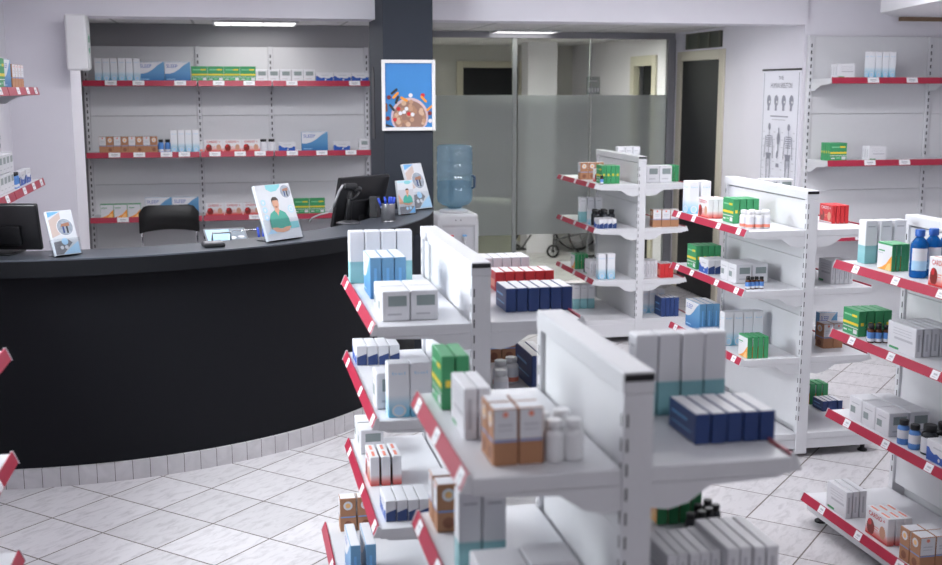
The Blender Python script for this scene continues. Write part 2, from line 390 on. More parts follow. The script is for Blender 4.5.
GF = 1.
NUM = ['', 'one', 'two', 'three', 'four', 'five', 'six', 'seven', 'eight', 'nine', 'ten']
ORD = ['', 'first', 'second', 'third', 'fourth', 'fifth', 'sixth', 'seventh', 'eighth']
def which(i, n, fr='left', ends=('leftmost', 'rightmost')):
    if n == 1: return 'the'
    if i == 0: return f'{ends[0]} of {NUM[n]}'
    if i == n-1: return f'{ends[1]} of {NUM[n]}'
    return f'{ORD[i+1]} from {fr} of {NUM[n]}'
DESC = dict(A='tall white-to-aqua carton', T='tall white teal-footed carton', S='blue SLEEP carton', G='green yellow-striped carton', W='thin white carton', O='green-edged orange-wave carton',
            N='white-and-navy carton', C='white-and-red CARDIO + carton', D='navy carton', E='red carton', B='brown-and-white carton', V='white grey-window carton', P='plain white carton', H='red CARDIO + carton')

def put(proto, loc, rz, label, cat, group, sc=(1, 1, 1)):
    if proto.get('_used', 0) == 0: o = proto
    else: o = copy_tree(proto)
    proto['_used'] = proto.get('_used', 0)+1
    o.location = loc; o.rotation_euler[2] = rz; o.scale = sc if isinstance(sc, tuple) else (sc,)*3
    tag(o, label, cat, group); return o

def row(k, n, x0, y0, z, face, place, sc=1., step='x', gap=.0028, sc3=None, note='', jit=.012, desc=None):
    """n cartons side by side. face 'L' front looks to -x, 'R' to +x, 'F' to the camera side. x0,y0 = near-left lower corner."""
    p = carton(k); W, T, H = DIM[k]; s3 = sc3 or (sc, sc, sc)
    s3 = tuple(q*GF for q in s3); x0, y0 = x0*GF, y0*GF
    W, T = W*s3[0], T*s3[1]
    ex, ey = (W, T) if face == 'F' else (T, W)
    rz = {'L': -R90, 'R': R90, 'F': 0.}[face]
    d = desc or DESC[k]
    for i in range(n):
        x = x0+ex/2+(i*(ex+gap) if step == 'x' else 0); y = y0+ey/2+(i*(ey+gap) if step == 'y' else 0)+random.uniform(0, .006)*(step == 'x')
        j = random.uniform(-jit, jit)*(.3 if n > 1 else 1)
        if step == 'x': w = which(i, n)
        else: w = which(i, n, 'front', ('nearest', 'farthest'))
        dd = d if (n == 1) else d+'s'
        lab = f'{w} {note+" " if note else ""}{dd} {place}'
        put(p, (x, y, z), rz+j, lab, 'carton', f'{d}s {place}' if n > 1 else None, s3)

# bottles -----------------------------------------------------------
AMBER = mat('amber_glass', (.09, .03, .012), .12)
BOTW = mat('bottle_white', (.78, .78, .80), .35)
DARKJ = mat('dark_jar', (.02, .022, .028), .2)
LBL = mat('bottle_label', (.74, .75, .80), .5)
LBLB = mat('bottle_label_blue', (.10, .26, .62), .5)
MOUTH = mat('blue_mouthwash', (.012, .15, .52), .06, trans=.55, ior=1.2)
CAPB = mat('cap_blue', (.03, .13, .50), .35)
BPROTO = {}
def bottle(kind):
    if kind in BPROTO: return BPROTO[kind]
    nm, r, h, body, cap, lab, lab2 = dict(
        pill=('pill_bottle', .021, .085, BOTW, BOTW, LBL, P_SALMON), drop=('dropper_bottle', .0125, .062, AMBER, BLACK, LBLB, LBL), jar=('medicine_jar', .019, .08, DARKJ, BLACK, DARKJ, None),
        white=('pill_bottle', .021, .085, BOTW, BOTW, BOTW, None), tablet=('tablet_bottle', .032, .118, DARKJ, BLACK, LBL, None), tonic=('tonic_bottle', .027, .105, LBLB, BLACK, LBL, LBLB), wash=('mouthwash_bottle', .034, .19, MOUTH, CAPB, LBL, P_LSKY), clear=('glass_vial', .033, .105, LBL, BLACK, LBL, None),
        blue=('small_blue_bottle', .021, .095, LBLB, BLACK, LBLB, LBL))[kind]
    root = empty(nm, (0, 0, 0)); root['_used'] = 0
    m = MB()
    if kind == 'wash': prof = [(r*.9, 0), (r, .006), (r, h*.28), (r*.95, h*.31), (r, h*.34), (r, h*.66), (r*.94, h*.72), (r*.62, h*.80), (r*.42, h*.84), (r*.42, h*.88)]
    else: prof = [(r*.9, 0), (r, .003), (r, h*.66), (r*.9, h*.72), (r*.62, h*.77), (r*.6, h*.82)]
    m.lathe(prof, body, 18); m.build('bottle_body', root)
    c = MB(); cr = r*(.55 if kind == 'wash' else .78); c.lathe([(cr, h*(.86 if kind == 'wash' else .79)), (cr*1.02, h*.88), (cr*1.02, h*.985), (cr*.93, h)], cap, 18); c.build('cap', root)
    if kind != 'jar':
        l = MB(); rr = r*1.008
        if kind == 'wash':
            n = 10; A = [-PI*.95+PI*.62*i/n for i in range(n+1)]; V = [(rr*math.cos(a), rr*math.sin(a), z) for a in A for z in (h*.16, h*.36, h*.62)]
            l.mesh(V, [(i*3, i*3+3, i*3+4, i*3+1) for i in range(n)], lab2, True); l.mesh(V, [(i*3+1, i*3+4, i*3+5, i*3+2) for i in range(n)], lab, True)
        else:
            n = 18; A = [2*PI*i/n for i in range(n+1)]; V = [(rr*math.cos(a), rr*math.sin(a), z) for a in A for z in (h*.08, h*.25, h*.60)]
            l.mesh(V, [(i*3, i*3+3, i*3+4, i*3+1) for i in range(n)], lab2 or lab, True); l.mesh(V, [(i*3+1, i*3+4, i*3+5, i*3+2) for i in range(n)], lab, True)
        l.build('label', root)
    BPROTO[kind] = root; return root
BDESC = dict(pill='white pill bottle', drop='brown dropper bottle', jar='black medicine jar', tonic='black-capped label bottle', white='plain white pill bottle', tablet='dark bottle with pale label', wash='blue mouthwash bottle', clear='black-capped pale jar', blue='black-capped blue bottle')
def bottles(kind, pts, z, place, sc=1., desc=None, rz=0.):
    n = len(pts); d = desc or BDESC[kind]
    sc = tuple(q*GF for q in sc) if isinstance(sc, tuple) else sc*GF
    for i, (x, y) in enumerate((a*GF, b*GF) for a, b in pts):
        w = which(i, n); dd = d+('s' if n > 1 else '')
        put(bottle(kind), (x, y, z), rz, f'{w} {dd} {place}', 'bottle', f'{d}s {place}' if n > 1 else None, sc)

# ------------------------------------------------------------------ shelving
def slots(m, x, y, z0, z1, nx=0, ny=0, pitch=.05, w=.006):
    """punched slots as dark slits on one face of an upright (face normal nx or ny)"""
    z = z0
    while z < z1:
        if nx: m.face([(x, y-w/2, z), (x, y+w/2, z), (x, y+w/2, z+.026), (x, y-w/2, z+.026)], SLOT)
        else: m.face([(x-w/2, y, z), (x+w/2, y, z), (x+w/2, y, z+.026), (x-w/2, y, z+.026)], SLOT)
        z += pitch

def shelf_part(root, side, x_in, x_out, y0, y1, z, tags, strip=True, bracket=True):
    """side -1: front towards -x, +1: front towards +x (root space); tags: fractions along y"""
    m = MB(); a, b = sorted((x_in, x_out)); t = .034
    m.box(a, b, y0, y1, z-t, z, WHITE, .003)
    sh = m.build('shelf', root)
    if strip:
        s = MB(); xo = x_out; d = side
        s.prism([(xo+d*.001, z+.006), (xo+d*.005, z+.007), (xo+d*.020, z-.027), (xo+d*.016, z-.029)], 1, y0+.006, y1-.006, RED)
        for yy in (y0+.002, y1-.006):
            s.prism([(xo-d*.001, z+.008), (xo+d*.007, z+.009), (xo+d*.023, z-.029), (xo-d*.001, z-.030)], 1, yy, yy+.004, WHITE)
        s.build('label_strip', sh)
        for f in tags:
            g = MB(); yc = y0+f*(y1-y0); hw = .024
            n = Vector((.034, 0, .015*d)).normalized()*d
            def pt(u, v, l): 
                px = xo+d*(.005+.015*v); pz = z+.007-.034*v
                return (px+d*abs(n.x)*l, yc+u, pz+abs(n.z)*l)
            g.face([pt(-hw, .06, .001), pt(hw, .06, .001), pt(hw, .94, .001), pt(-hw, .94, .001)], PAPER)
            g.face([pt(-hw*.6, .35, .0014), pt(hw*.4, .35, .0014), pt(hw*.4, .55, .0014), pt(-hw*.6, .55, .0014)], P_LGREY)
            g.face([pt(-hw*.4, .7, .0014), pt(hw*.6, .7, .0014), pt(hw*.6, .78, .0014), pt(-hw*.4, .78, .0014)], P_LGREY)
            g.build('price_tag', sh)
    if bracket:
        L = abs(x_out-x_in)
        for yy in (y0+.0005, y1-.0045):
            br = MB(); s_ = side
            pts = [(x_in, z-t), (x_in+s_*L*.94, z-t), (x_in+s_*L*.9, z-t-.006), (x_in+s_*L*.42, z-t-.012), (x_in+s_*L*.34, z-t-.028), (x_in+s_*L*.26, z-t-.045), (x_in+s_*L*.12, z-t-.056), (x_in, z-t-.05)]
            br.prism(pts, 1, yy, yy+.004, WHITE); br.build('bracket', sh)
    return sh

def gondola(label, x, y0, L, H, left, right, dl, dr, dbl, dbr, zb=.15, tagsl=None, tagsr=None, sections=1, stripbase=True):
    """double-sided shelf run: uprights centred on x, running +y from y0"""
    root = empty('gondola_shelf', (x, y0, 0), 0, label, 'shelving unit')
    w = .031
    for yc in (0., L-.03):
        u = MB(); u.box(-w, w, yc, yc+.03, .02, H-.045, WHITE, .002)
        for xx, nx in ((-w-.0006, -1), (w+.0006, 1)): slots(u, xx, yc+.011, .2, H-.08, nx=1, w=.007)
        if yc == 0:
            slots(u, -w+.008, -.0006, .2, H-.08, ny=1, w=.004)
        u.build('upright', root)
    p = MB(); hh = (H-.05-.15)/4
    for k in range(4): p.box(-w+.012, w-.012, .03, L-.03, .15+k*hh, .15+(k+1)*hh-.002, WHITE2, .002)
    p.build('back_panel', root)
    c = MB(); c.box(-w-.002, w+.002, 0, L, H-.045, H, WHITE, .004); tc = c.build('top_cap', root)
    e = MB(); e.box(-w+.001, w-.001, -.003, .004, H-.018, H-.004, BLACK, .001); e.build('end_plug', tc)
    b = MB(); b.box(-w-dbl+.012, w+dbr-.012, .006, L-.006, .045, zb-.034, WHITE, .003); b.build('base_plinth', root)
    for sx, d in ((-1, dbl), (1, dbr)):
        for yy in (.05, L-.05):
            f = MB(); f.lathe([(.026, 0), (.026, .008), (.012, .016), (.012, .05)], BLACK, 14, (sx*(w+d-.06), yy, 0)); f.build('foot', root)
    tagsl = tagsl or [(.12, .42, .68, .9)]*9; tagsr = tagsr or [(.15, .5, .85)]*9
    for i, z in enumerate(left): shelf_part(root, -1, -w, -w-dl, .004, L-.004, z, tagsl[i])
    for i, z in enumerate(right): shelf_part(root, 1, w, w+dr, .004, L-.004, z, tagsr[i])
    shelf_part(root, -1, -w, -w-dbl, .004, L-.004, zb, tagsl[-1], bracket=False, strip=stripbase)
    shelf_part(root, 1, w, w+dbr, .004, L-.004, zb, tagsr[-1], bracket=False, strip=stripbase)
    return root

def wall_unit(label, x, y, rz, secs, H, zs, d, tags, zbot=0.):
    """single-sided wall shelving; root space: runs along +x, fronts to -y, back at y=0"""
    root = empty('wall_shelving', (x, y, 0), rz, label, 'shelving unit')
    X = [0.]
    for s_ in secs: X.append(X[-1]+s_)
    for xx in X:
        u = MB(); u.box(xx-.018, xx+.018, -.055, -.012, zbot, H, WHITE, .002); slots(u, xx, -.0557, zbot+.1, H-.04, ny=1, w=.010); u.build('upright', root)
    for a, b in zip(X, X[1:]):
        p = MB(); n = 4; hh = (H-zbot)/n
        for k in range(n): p.box(a+.019, b-.019, -.04, -.02, zbot+k*hh, zbot+(k+1)*hh-.003, WHITE2, .002)
        p.build('back_panel', root)
    for zi, z in enumerate(zs):
        for si, (a, b) in enumerate(zip(X, X[1:])):
            m = MB(); m.box(a+.003, b-.003, -.055-d, -.056, z-.034, z, WHITE, .003); sh = m.build('shelf', root)
            s = MB(); yo = -.055-d
            s.prism([(yo-.001, z+.006), (yo-.005, z+.007), (yo-.016, z-.036), (yo-.012, z-.038)], 0, a+.006, b-.006, RED); s.build('label_strip', sh)
            for xx in (a+.004, b-.008):
                br = MB(); br.prism([(-.056, z-.034), (yo+.02, z-.034), (yo+.02, z-.04), (-.056-d*.5, z-.05), (-.056-d*.2, z-.09), (-.056, z-.09)], 0, xx, xx+.004, WHITE); br.build('bracket', sh)
            for tx in tags[zi]:
                if a+.03 < tx < b-.03:
                    g = MB(); f = Face(g, (tx-.045, yo-.0065, z+.004), (1, 0, 0), Vector((0, .011, .043)).normalized()); f.o = Vector((tx-.045, yo-.0168, z-.033))
                    f.dv = Vector((0, .0112, .0425)).normalized(); f.n = f.du.cross(f.dv)
                    f.rect(0, .002, .09, .040, PAPER); f.rect(.02, .018, .07, .027, P_LGREY); f.rect(.03, .008, .06, .012, P_LGREY); g.build('price_tag', sh)
    if zbot < .1:
        b = MB(); b.box(X[0], X[-1], -.055-d-.05, -.012, .05, .15, WHITE, .003); b.build('base_plinth', root)
        for xx in (X[0]+.05, X[-1]-.05):
            for yy in (-.08, -.05-d):
                f = MB(); f.lathe([(.026, 0), (.026, .008), (.012, .016), (.012, .05)], BLACK, 14, (xx, yy, 0)); f.build('foot', root)
    return root

# ------------------------------------------------------------------ the room
def slab(name, x0, x1, y0, y1, z0, z1, m):
    b = MB(); b.box(x0, x1, y0, y1, z0, z1, m); return struct(b.build(name))
ZC = 2.42          # tiled ceiling at the back
ZF = 2.72          # ceiling of the sales floor
b = MB(); b.box(-1.9, 6.6, -2.6, 14.4, -.1, 0, floor_mat()); struct(b.build('floor'))
slab('ceiling_rear', -1.4, 6.6, 8.3, 14.4, ZC, ZC+.05, ceil_tile_mat())
slab('ceiling_front', -1.5, 6.6, -2.6, 8.0, ZF, ZF+.05, mat('ceiling_paint', (.78, .77, .80), .85))
w = MB(); w.box(-1.5, -1.4, -2.6, 3.5, 0, ZF, WALL); w.box(-1.5, -1.4, 5.3, 8.0, 0, ZF, WALL); w.box(-1.5, -1.4, 3.5, 5.3, 0, 1.3, WALL); w.box(-1.5, -1.4, 3.5, 5.3, 2.55, ZF, WALL); struct(w.build('wall_left'))
t = empty('added_window', (-1.45, 4.4, 1.3)); struct(t)  # unseen window, added to let light in from the left
g = MB(); g.box(-.004, .004, -.86, .86, .04, 1.21, glassy('added_window_glass', (.93, .95, .95))); struct(g.build('window_pane', t))
g = MB()
for a in ((-.9, -.86, 0, 1.25), (.86, .9, 0, 1.25), (-.86, .86, 0, .04), (-.86, .86, 1.21, 1.25), (-.02, .02, .04, 1.21)): g.box(-.03, .03, a[0], a[1], a[2], a[3], mat('added_window_frame_white', (.7, .7, .72), .4))
struct(g.build('window_frame', t))
dl = bpy.data.lights.new('added_side_light', 'AREA'); dl.shape = 'RECTANGLE'; dl.size = 1.15; dl.size_y = 1.7; dl.energy = 130; dl.color = (.95, .97, 1)  # area lamp added outside the added window to brighten left-facing surfaces
do = bpy.data.objects.new('added_side_light', dl); COL.objects.link(do); do.location = (-1.56, 4.4, 1.92); do.rotation_euler = (0, -R90, 0)
slab('wall_front', -1.5, 6.6, -2.7, -2.6, 0, ZF, WALL)
slab('wall_right', 6.5, 6.6, -2.6, 8.03, 0, ZF, WALL)
slab('wall_wing', -1.5, -1.015, 8.0, 8.55, 0, 2.365, WALL)
slab('trim_1', -1.5, 4.19, 8.0, 8.3, 2.365, ZF+.05, WALL)                    # the dropped beam
slab('wall_shelving_side', 4.19, 6.6, 8.03, 8.13, 0, ZF+.05, WALL)
slab('wall_recess_left', -1.36, -1.26, 8.3, 10.0, 0, ZC, WALLW)
slab('wall_back', -1.26, 1.62, 9.92, 10.02, 0, ZC, GREYWALL)
slab('wall_return', 1.52, 1.62, 10.02, 11.0, 0, ZC, WALLW)
# door wall with its two openings
DY0, DY1, DZ = 9.50, 10.41, 2.17
w = MB()
w.box(4.19, 4.31, 8.13, DY0, 0, ZC, WALL); w.box(4.19, 4.31, DY0, DY1, DZ, 2.255, WALL); w.box(4.19, 4.31, DY0, DY1, 2.40, ZC, WALL)
w.box(4.19, 4.31, DY1, 11.12, 0, ZC, WALL); w.box(4.19, 4.31, 11.12, 11.75, 2.15, ZC, WALL); w.box(4.19, 4.31, 11.75, 14.1, 0, ZC, WALL)
struct(w.build('wall_door_side'))
# rear room
w = MB(); w.box(1.5, 2.8, 14.0, 14.1, 0, ZC, WALLW); w.box(2.8, 3.49, 14.0, 14.1, 2.15, ZC, WALLW); w.box(3.49, 4.19, 14.0, 14.1, 0, ZC, WALLW); struct(w.build('wall_rear_room'))
slab('wall_rear_left', 1.52, 1.62, 11.0, 14.0, 0, ZC, WALLW)
slab('wall_passage_end', 2.7, 3.6, 14.38, 14.42, 0, ZC, DARKDOOR)
slab('wall_column', 3.335, 3.68, 12.9, 13.2, 0, ZC, WALL)
# doors: frame + dark leaf
def door(name, y0, y1, z1, fw, leaf_x, wx=4.19):
    root = empty(name, (wx, (y0+y1)/2, 0)); h = (y1-y0)/2
    f = MB(); f.box(-.022, .05, -h-fw, -h+.02, 0, z1+fw*.9, CREAM, .006); f.box(-.022, .05, h-.02, h+fw, 0, z1+fw*.9, CREAM, .006); f.box(-.022, .05, -h+.02, h-.02, z1-.02, z1+fw*.9, CREAM, .006)
    struct(f.build('door_frame', root))
    l = MB(); l.box(leaf_x, leaf_x+.04, -h+.02, h-.02, .005, z1-.02, DARKDOOR, .003); lf = l.build('door_leaf', root); struct(lf)
    hd = MB(); hd.box(leaf_x-.035, leaf_x+.002, h-.10, h-.075, 1.0, 1.02, STEEL, .004); hd.box(leaf_x-.04, leaf_x-.03, h-.2, h-.075, 1.0, 1.02, STEEL, .004); struct(hd.build('door_handle', lf))
    struct(root); return root
door('door_1', DY0, DY1, DZ, .075, .0)
door('door_2', 11.15, 11.72, 2.15, .09, .085)
fr = empty('door_3', (3.145, 14.0, 0)); f = MB()
f.box(-.43, -.345, -.02, .05, 0, 2.23, CREAM, .006); f.box(.345, .43, -.02, .05, 0, 2.23, CREAM, .006); f.box(-.345, .345, -.02, .05, 2.15, 2.23, CREAM, .006); struct(f.build('door_frame', fr)); struct(fr)
# transom above the door
VG = mat('transom_glass', (.075, .085, .065), .3, noise=.25, scale=5)
t = empty('window_1', (4.19, 9.97, 2.255)); struct(t)
g = MB(); g.box(.02, .04, -.39, .39, 0, .145, VG); struct(g.build('window_pane', t))
g = MB(); 
for yy in (-.39, -.16, .08, .36): g.box(.004, .022, yy, yy+.018, 0, .145, mat('transom_bar', (.16, .16, .13), .5))
struct(g.build('window_frame', t))
# soffit over the right-hand wall shelving
so = MB(); so.prism([(4.55, 7.62), (4.26, 6.45), (4.26, 2.0), (6.5, 2.0), (6.5, 8.02), (4.9, 8.02)], 2, 2.43, 2.70, mat('soffit_paint', (.84, .83, .86), .8)); struct(so.build('trim_2'))
tr = MB(); tr.box(4.95, 6.48, 8.0, 8.028, 2.40, 2.43, mat('brown_trim', (.22, .14, .09), .6)); struct(tr.build('trim_3'))

# pillar
p = MB(); p.box(.988, 1.318, 7.6, 8.35, 0, ZF, PILLAR, .006)
pil = struct(p.build('trim_4'))
h = MB(); h.prism([(8.07, 1.55), (8.21, 1.55)] + [(8.14+.07*math.cos(PI*i/16), 1.95+.10*math.sin(PI*i/16)) for i in range(16, -1, -1)][::-1], 0, .984, .99, SLOT); o = h.build('cable_grommet'); tag(o, 'tall dark arched slot cover on the side of the slate pillar', 'cover')

# picture on the pillar
PW, PH = .355, .46
fr = empty('picture_frame', (1.152, 7.6, 1.625), 0, 'white framed picture of pills and a cereal bowl on slate pillar', 'picture')
f = MB(); t_ = .022
for a in ((-PW/2, -PW/2+t_, 0, PH), (PW/2-t_, PW/2, 0, PH), (-PW/2+t_, PW/2-t_, 0, t_), (-PW/2+t_, PW/2-t_, PH-t_, PH)): f.box(a[0], a[1], -.026, -.001, a[2], a[3], mat('frame_white', (.80, .78, .78), .4), .003)
f.build('frame', fr)
pm = MB(); pm.box(-PW/2+t_, PW/2-t_, -.012, -.008, t_, PH-t_, mat('picture_blue', (.05, .23, .56), .45, noise=.12, scale=3))
F = Face(pm, (-PW/2+t_, -.012, t_), (1, 0, 0), (0, 0, 1)); iw, ih = PW-2*t_, PH-2*t_
def clipdisc(u, v, r, mt, n=28, ry=None):
    F.poly([(min(iw-.001, max(.001, u+r*math.cos(2*PI*i/n))), min(ih-.001, max(.001, v+(ry or r)*math.sin(2*PI*i/n)))) for i in range(n)], mt)
clipdisc(iw*.52, ih*.165, iw*.40, mat('bowl_rim', (.62, .47, .50), .4)); clipdisc(iw*.52, ih*.155, iw*.355, mat('bowl_inside', (.30, .17, .13), .5))
rr = random.Random(3)
for i in range(46):
    a = rr.uniform(0, 2*PI); q = iw*.33*math.sqrt(rr.random()); u, v = iw*.52+q*math.cos(a), ih*.155+q*math.sin(a)
    if v > .012: clipdisc(u, v, rr.uniform(.011, .018), mat(['nut_a', 'nut_b', 'nut_c'][i % 3], [(.50, .29, .19), (.60, .40, .28), (.40, .22, .14)][i % 3], .6), 9)
for u, v, c in ((.28, .29, 'r'), (.32, .22, 'w'), (.45, .29, 'w'), (.50, .21, 'r'), (.58, .20, 'w'), (.2, .12, 'r'), (.4, .24, 'w')):
    clipdisc(iw*u, ih*v, .013, P_RED if c == 'r' else P_W, 10)
for u, v, c in ((.54, .5, P_W), (.80, .50, P_RED), (.08, .47, P_HEART), (.05, .14, P_HEART), (.95, .22, P_HEART), (.96, .10, P_W)): clipdisc(iw*u, ih*v, .014, c, 12)
def capsule(u, v, a, c):
    l, r = .020, .008; ca, sa = math.cos(a), math.sin(a)
    pts = [(l*s+r*math.cos(t*PI/5+(-R90 if s > 0 else R90)), r*math.sin(t*PI/5+(-R90 if s > 0 else R90))) for s in (1, -1) for t in range(6)]
    F.poly([(min(iw-.001, max(.001, iw*u+x*ca-y*sa)), min(ih-.001, max(.001, ih*v+x*sa+y*ca))) for x, y in pts], c)
for a in ((.19, .56, .7, SLOT), (.22, .50, .8, P_ORANGE), (.25, .43, 1.2, SLOT), (.14, .31, 2.2, SLOT), (.82, .44, -.8, P_ORANGE), (.40, .44, -.5, P_ORANGE), (.95, .30, .7, P_ORANGE), (.07, .02, -.3, SLOT), (.02, .31, 1.6, P_DKRAFT)): capsule(*a)
pm.build('picture', fr)

# exit-style light box on the end of the wing wall
sg = empty('light_box_sign', (-.945, 7.93, 2.015), 0, 'white box sign with green side marks high on the left wall end', 'sign')
m = MB(); m.box(-.068, .062, -.09, .068, 0, .352, mat('sign_case', (.78, .77, .79), .5), .012); m.build('sign_case', sg)
m = MB(); m.box(.0615, .0675, -.08, .058, .012, .34, mat('sign_face', (.62, .62, .64), .35), .002)
FF = Face(m, (.0675, -.08, .012), (0, 1, 0), (0, 0, 1)); PG = mat('print_sign_green', (.02, .30, .16), .4)
FF.rect(.03, .205, .055, .215, PG); FF.rect(.03, .165, .10, .205, PG); FF.rect(.045, .10, .10, .13, PG); FF.poly([(.02, .115), (.06, .085), (.06, .145)], PG)
m.build('sign_face', sg)

# ceiling lights: visible fixtures, then panels added to brighten the room
LIT = mat('fluorescent_diffuser', (.9, .9, .88), .4, emit=(1, .98, .96, 3.2))
def lit(k): return mat('added_panel_diffuser_%d' % k, (.9, .9, .9), .4, emit=(.97, .97, 1, float(k)))  # glowing diffuser for the added panels
def clight(name, x, y, z, lx, ly, mt, label, louvre=True):
    r = empty(name, (x, y, z), 0, label, 'ceiling light')
    f = MB(); f.box(-lx/2-.02, -lx/2, -ly/2-.02, ly/2+.02, -.02, -.001, WHITE); f.box(lx/2, lx/2+.02, -ly/2-.02, ly/2+.02, -.02, -.001, WHITE)
    f.box(-lx/2, lx/2, -ly/2-.02, -ly/2, -.02, -.001, WHITE); f.box(-lx/2, lx/2, ly/2, ly/2+.02, -.02, -.001, WHITE)
    f.build('light_frame', r)
    d = MB(); d.box(-lx/2, lx/2, -ly/2, ly/2, -.012, -.002, mt); d.build('diffuser', r)
    if louvre:
        l = MB()
        for k in range(1, 5): l.box(-lx/2+lx*k/5-.003, -lx/2+lx*k/5+.003, -ly/2, ly/2, -.02, -.012, CHROME)
        l.build('louvre', r)
clight('ceiling_light', .215, 9.5, ZC, .62, .50, LIT, 'louvred ceiling light above the back wall shelving')
clight('ceiling_light', 2.66, 10.42, ZC, .56, .26, LIT, 'bright flat ceiling light in front of the glass partition', False)
clight('ceiling_light', 2.80, 10.95, ZC, .9, .22, mat('added_rear_diffuser', (.9, .9, .88), .4, emit=(1, .97, .92, 120.)), 'added ceiling light in the room behind the glass', False)  # extra lamp added to brighten the rear room
clight('ceiling_light', .1, 8.62, ZC, 1.2, .22, lit(18), 'added ceiling light panel hidden behind the beam near the chair', False)  # added out of sight to brighten the back wall shelving
clight('ceiling_light', 3.1, 8.62, ZC, .9, .22, lit(16), 'added ceiling light panel hidden behind the beam near the dark door', False)  # added out of sight to lift the door side
WHERE = ('over the left aisle before the counter', 'over the left aisle beside the nearest gondola', 'between the middle and right gondolas', 'before the dropped beam', 'before the skeleton poster wall', 'over the right-edge gondola aisle', 'near the shop front', 'over the open counter area')
for (x, y, k), wh_ in zip(((-.35, 5.4, 6), (-.40, 3.1, 6), (2.05, 4.2, 13), (1.8, 6.1, 22), (3.3, 6.3, 30), (3.9, 4.9, 24), (1.0, .2, 15), (-.2, 6.9, 12)), WHERE):
    clight('ceiling_light', x, y, ZF, 1.2, .3, lit(k), 'added unseen long ceiling light panel '+wh_, False)  # unseen panels added above the view to light shelves and aisles

# ------------------------------------------------------------------ counter
CC = (-.93, 7.74); a0, a1 = math.radians(-101.8), math.radians(-9)
ct = empty('reception_counter', (-.93, 5.6, 0), 0, 'curved charcoal reception counter with grey top and marble skirting', 'counter')
off = (CC[0]+.93, CC[1]-5.6)
m = MB(); m.sweep_arc(off, 2.07, 2.105, .094, 1.042, a0, a1, COUNTER, 72); m.build('front_panel', ct)
m = MB(); m.sweep_arc(off, 1.92, 2.235, 1.043, 1.118, a0, a1, mat('counter_lip_charcoal', (.008, .0085, .0105), .6, noise=.06, scale=40, spec=.15), 72); m.build('lip', ct)
m = MB(); m.sweep_arc(off, 1.92, 2.235, 1.118, 1.125, a0, a1, CTOP, 72); m.build('counter_top', ct)
m = MB(); m.sweep_arc(off, 2.02, 2.125, 0, .094, a0, a1, tile_u_mat('skirting_tiles', .084, (.40, .39, .41), (.66, .64, .66), (.10, .09, .085)), 72, uvr=2.125); m.build('skirting', ct)
m = MB(); m.sweep_arc(off, 1.35, 2.06, .72, .75, a0, a1, CTOP, 60); m.sweep_arc(off, 1.90, 1.925, .75, 1.045, a0, a1, COUNTER, 60); m.build('desk_top', ct)
m = MB(); m.sweep_arc(off, 1.40, 1.43, .02, .72, a0, a0+.03, COUNTER, 2)
for a in (a0+.02, -1.3, -.9, a1-.04): m.sweep_arc(off, 1.45, 2.06, .0, .72, a, a+.02, COUNTER, 2)
m.build('desk_support', ct)
ZT = 1.125

# monitors
SCRB = mat('monitor_back', (.012, .012, .014), .32)
def monitor(loc, rz, w, h, tilt, zlow, label):
    """back towards -y in root space; zlow = height of the panel's lower edge above the foot"""
    r = empty('monitor', loc, rz, label, 'monitor')
    T = Matrix.Translation((0, 0, zlow)) @ Matrix.Rotation(tilt, 4, 'X')
    def place(mb, name):
        mb.v = [tuple(T @ Vector(v)) for v in mb.v]; return mb.build(name, r)
    m = MB(); m.box(-w/2, w/2, -.028, 0, 0, h, SCRB, .006); m.box(-w*.32, w*.32, -.045, -.026, h*.12, h*.55, SCRB, .012); place(m, 'casing')
    m = MB(); m.box(-w/2+.008, w/2-.008, .0, .002, .012, h-.008, mat('screen_dark', (.03, .035, .045), .1)); place(m, 'screen')
    m = MB(); m.prism([(-.03, .004), (.03, .004), (.025, zlow+h*.4), (-.025, zlow+h*.4)], 1, -.062, -.044, BLACK); m.build('stand_neck', r)
    m = MB(); m.box(-.12, .12, -.12, .07, 0, .012, BLACK, .005); m.build('stand_foot', r)
    return r
monitor((-1.12, 5.80, ZT), math.radians(-14), .47, .225, math.radians(11), .022, 'black monitor seen from behind at the left end of the counter')
monitor((.725, 7.02, .75), math.radians(40), .43, .31, math.radians(14), .33, 'black monitor seen from behind beside the slate pillar')

# barcode scanner on its stand
sc = empty('barcode_scanner', (.655, 6.67, ZT), 0, 'black barcode scanner hanging on a stand before the right monitor', 'scanner')
m = MB(); m.lathe([(.075, 0), (.075, .006), (.055, .012), (.018, .02)], mat('scanner_base', (.10, .10, .11), .3, .6), 20); m.build('stand_base', sc)
m = MB(); m.tube([(0, 0, .015), (.005, 0, .12), (.02, 0, .21)], .016, BLACK, 12); m.build('stand_pole', sc)
m = MB(); m.box(-.030, .055, -.028, .028, .195, .232, BLACK, .014); m.box(.035, .078, -.024, .024, .182, .212, BLACK, .011); hd = m.build('scanner_head', sc)
m = MB(); m.tube([(-.03, -.01, .225), (-.055, -.02, .19), (-.075, -.02, .14), (-.09, -.02, .10)], .0075, mat('scanner_grip', (.34, .34, .36), .3, .5), 10); m.build('grip', sc)
m = MB(); m.tube([(-.01, -.02, .16), (.015, -.03, .14), (.04, -.03, .15), (.06, -.02, .185)], .008, BLACK, 8); m.build('trigger', sc)
m = MB(); m.tube([(-.09, -.02, .10), (-.12, 0, .065), (-.17, .03, .05), (-.21, .05, .03), (-.22, .06, .012), (-.22, .08, .006)], .005, mat('cable_grey', (.36, .36, .38), .5), 8); m.build('cable', sc)

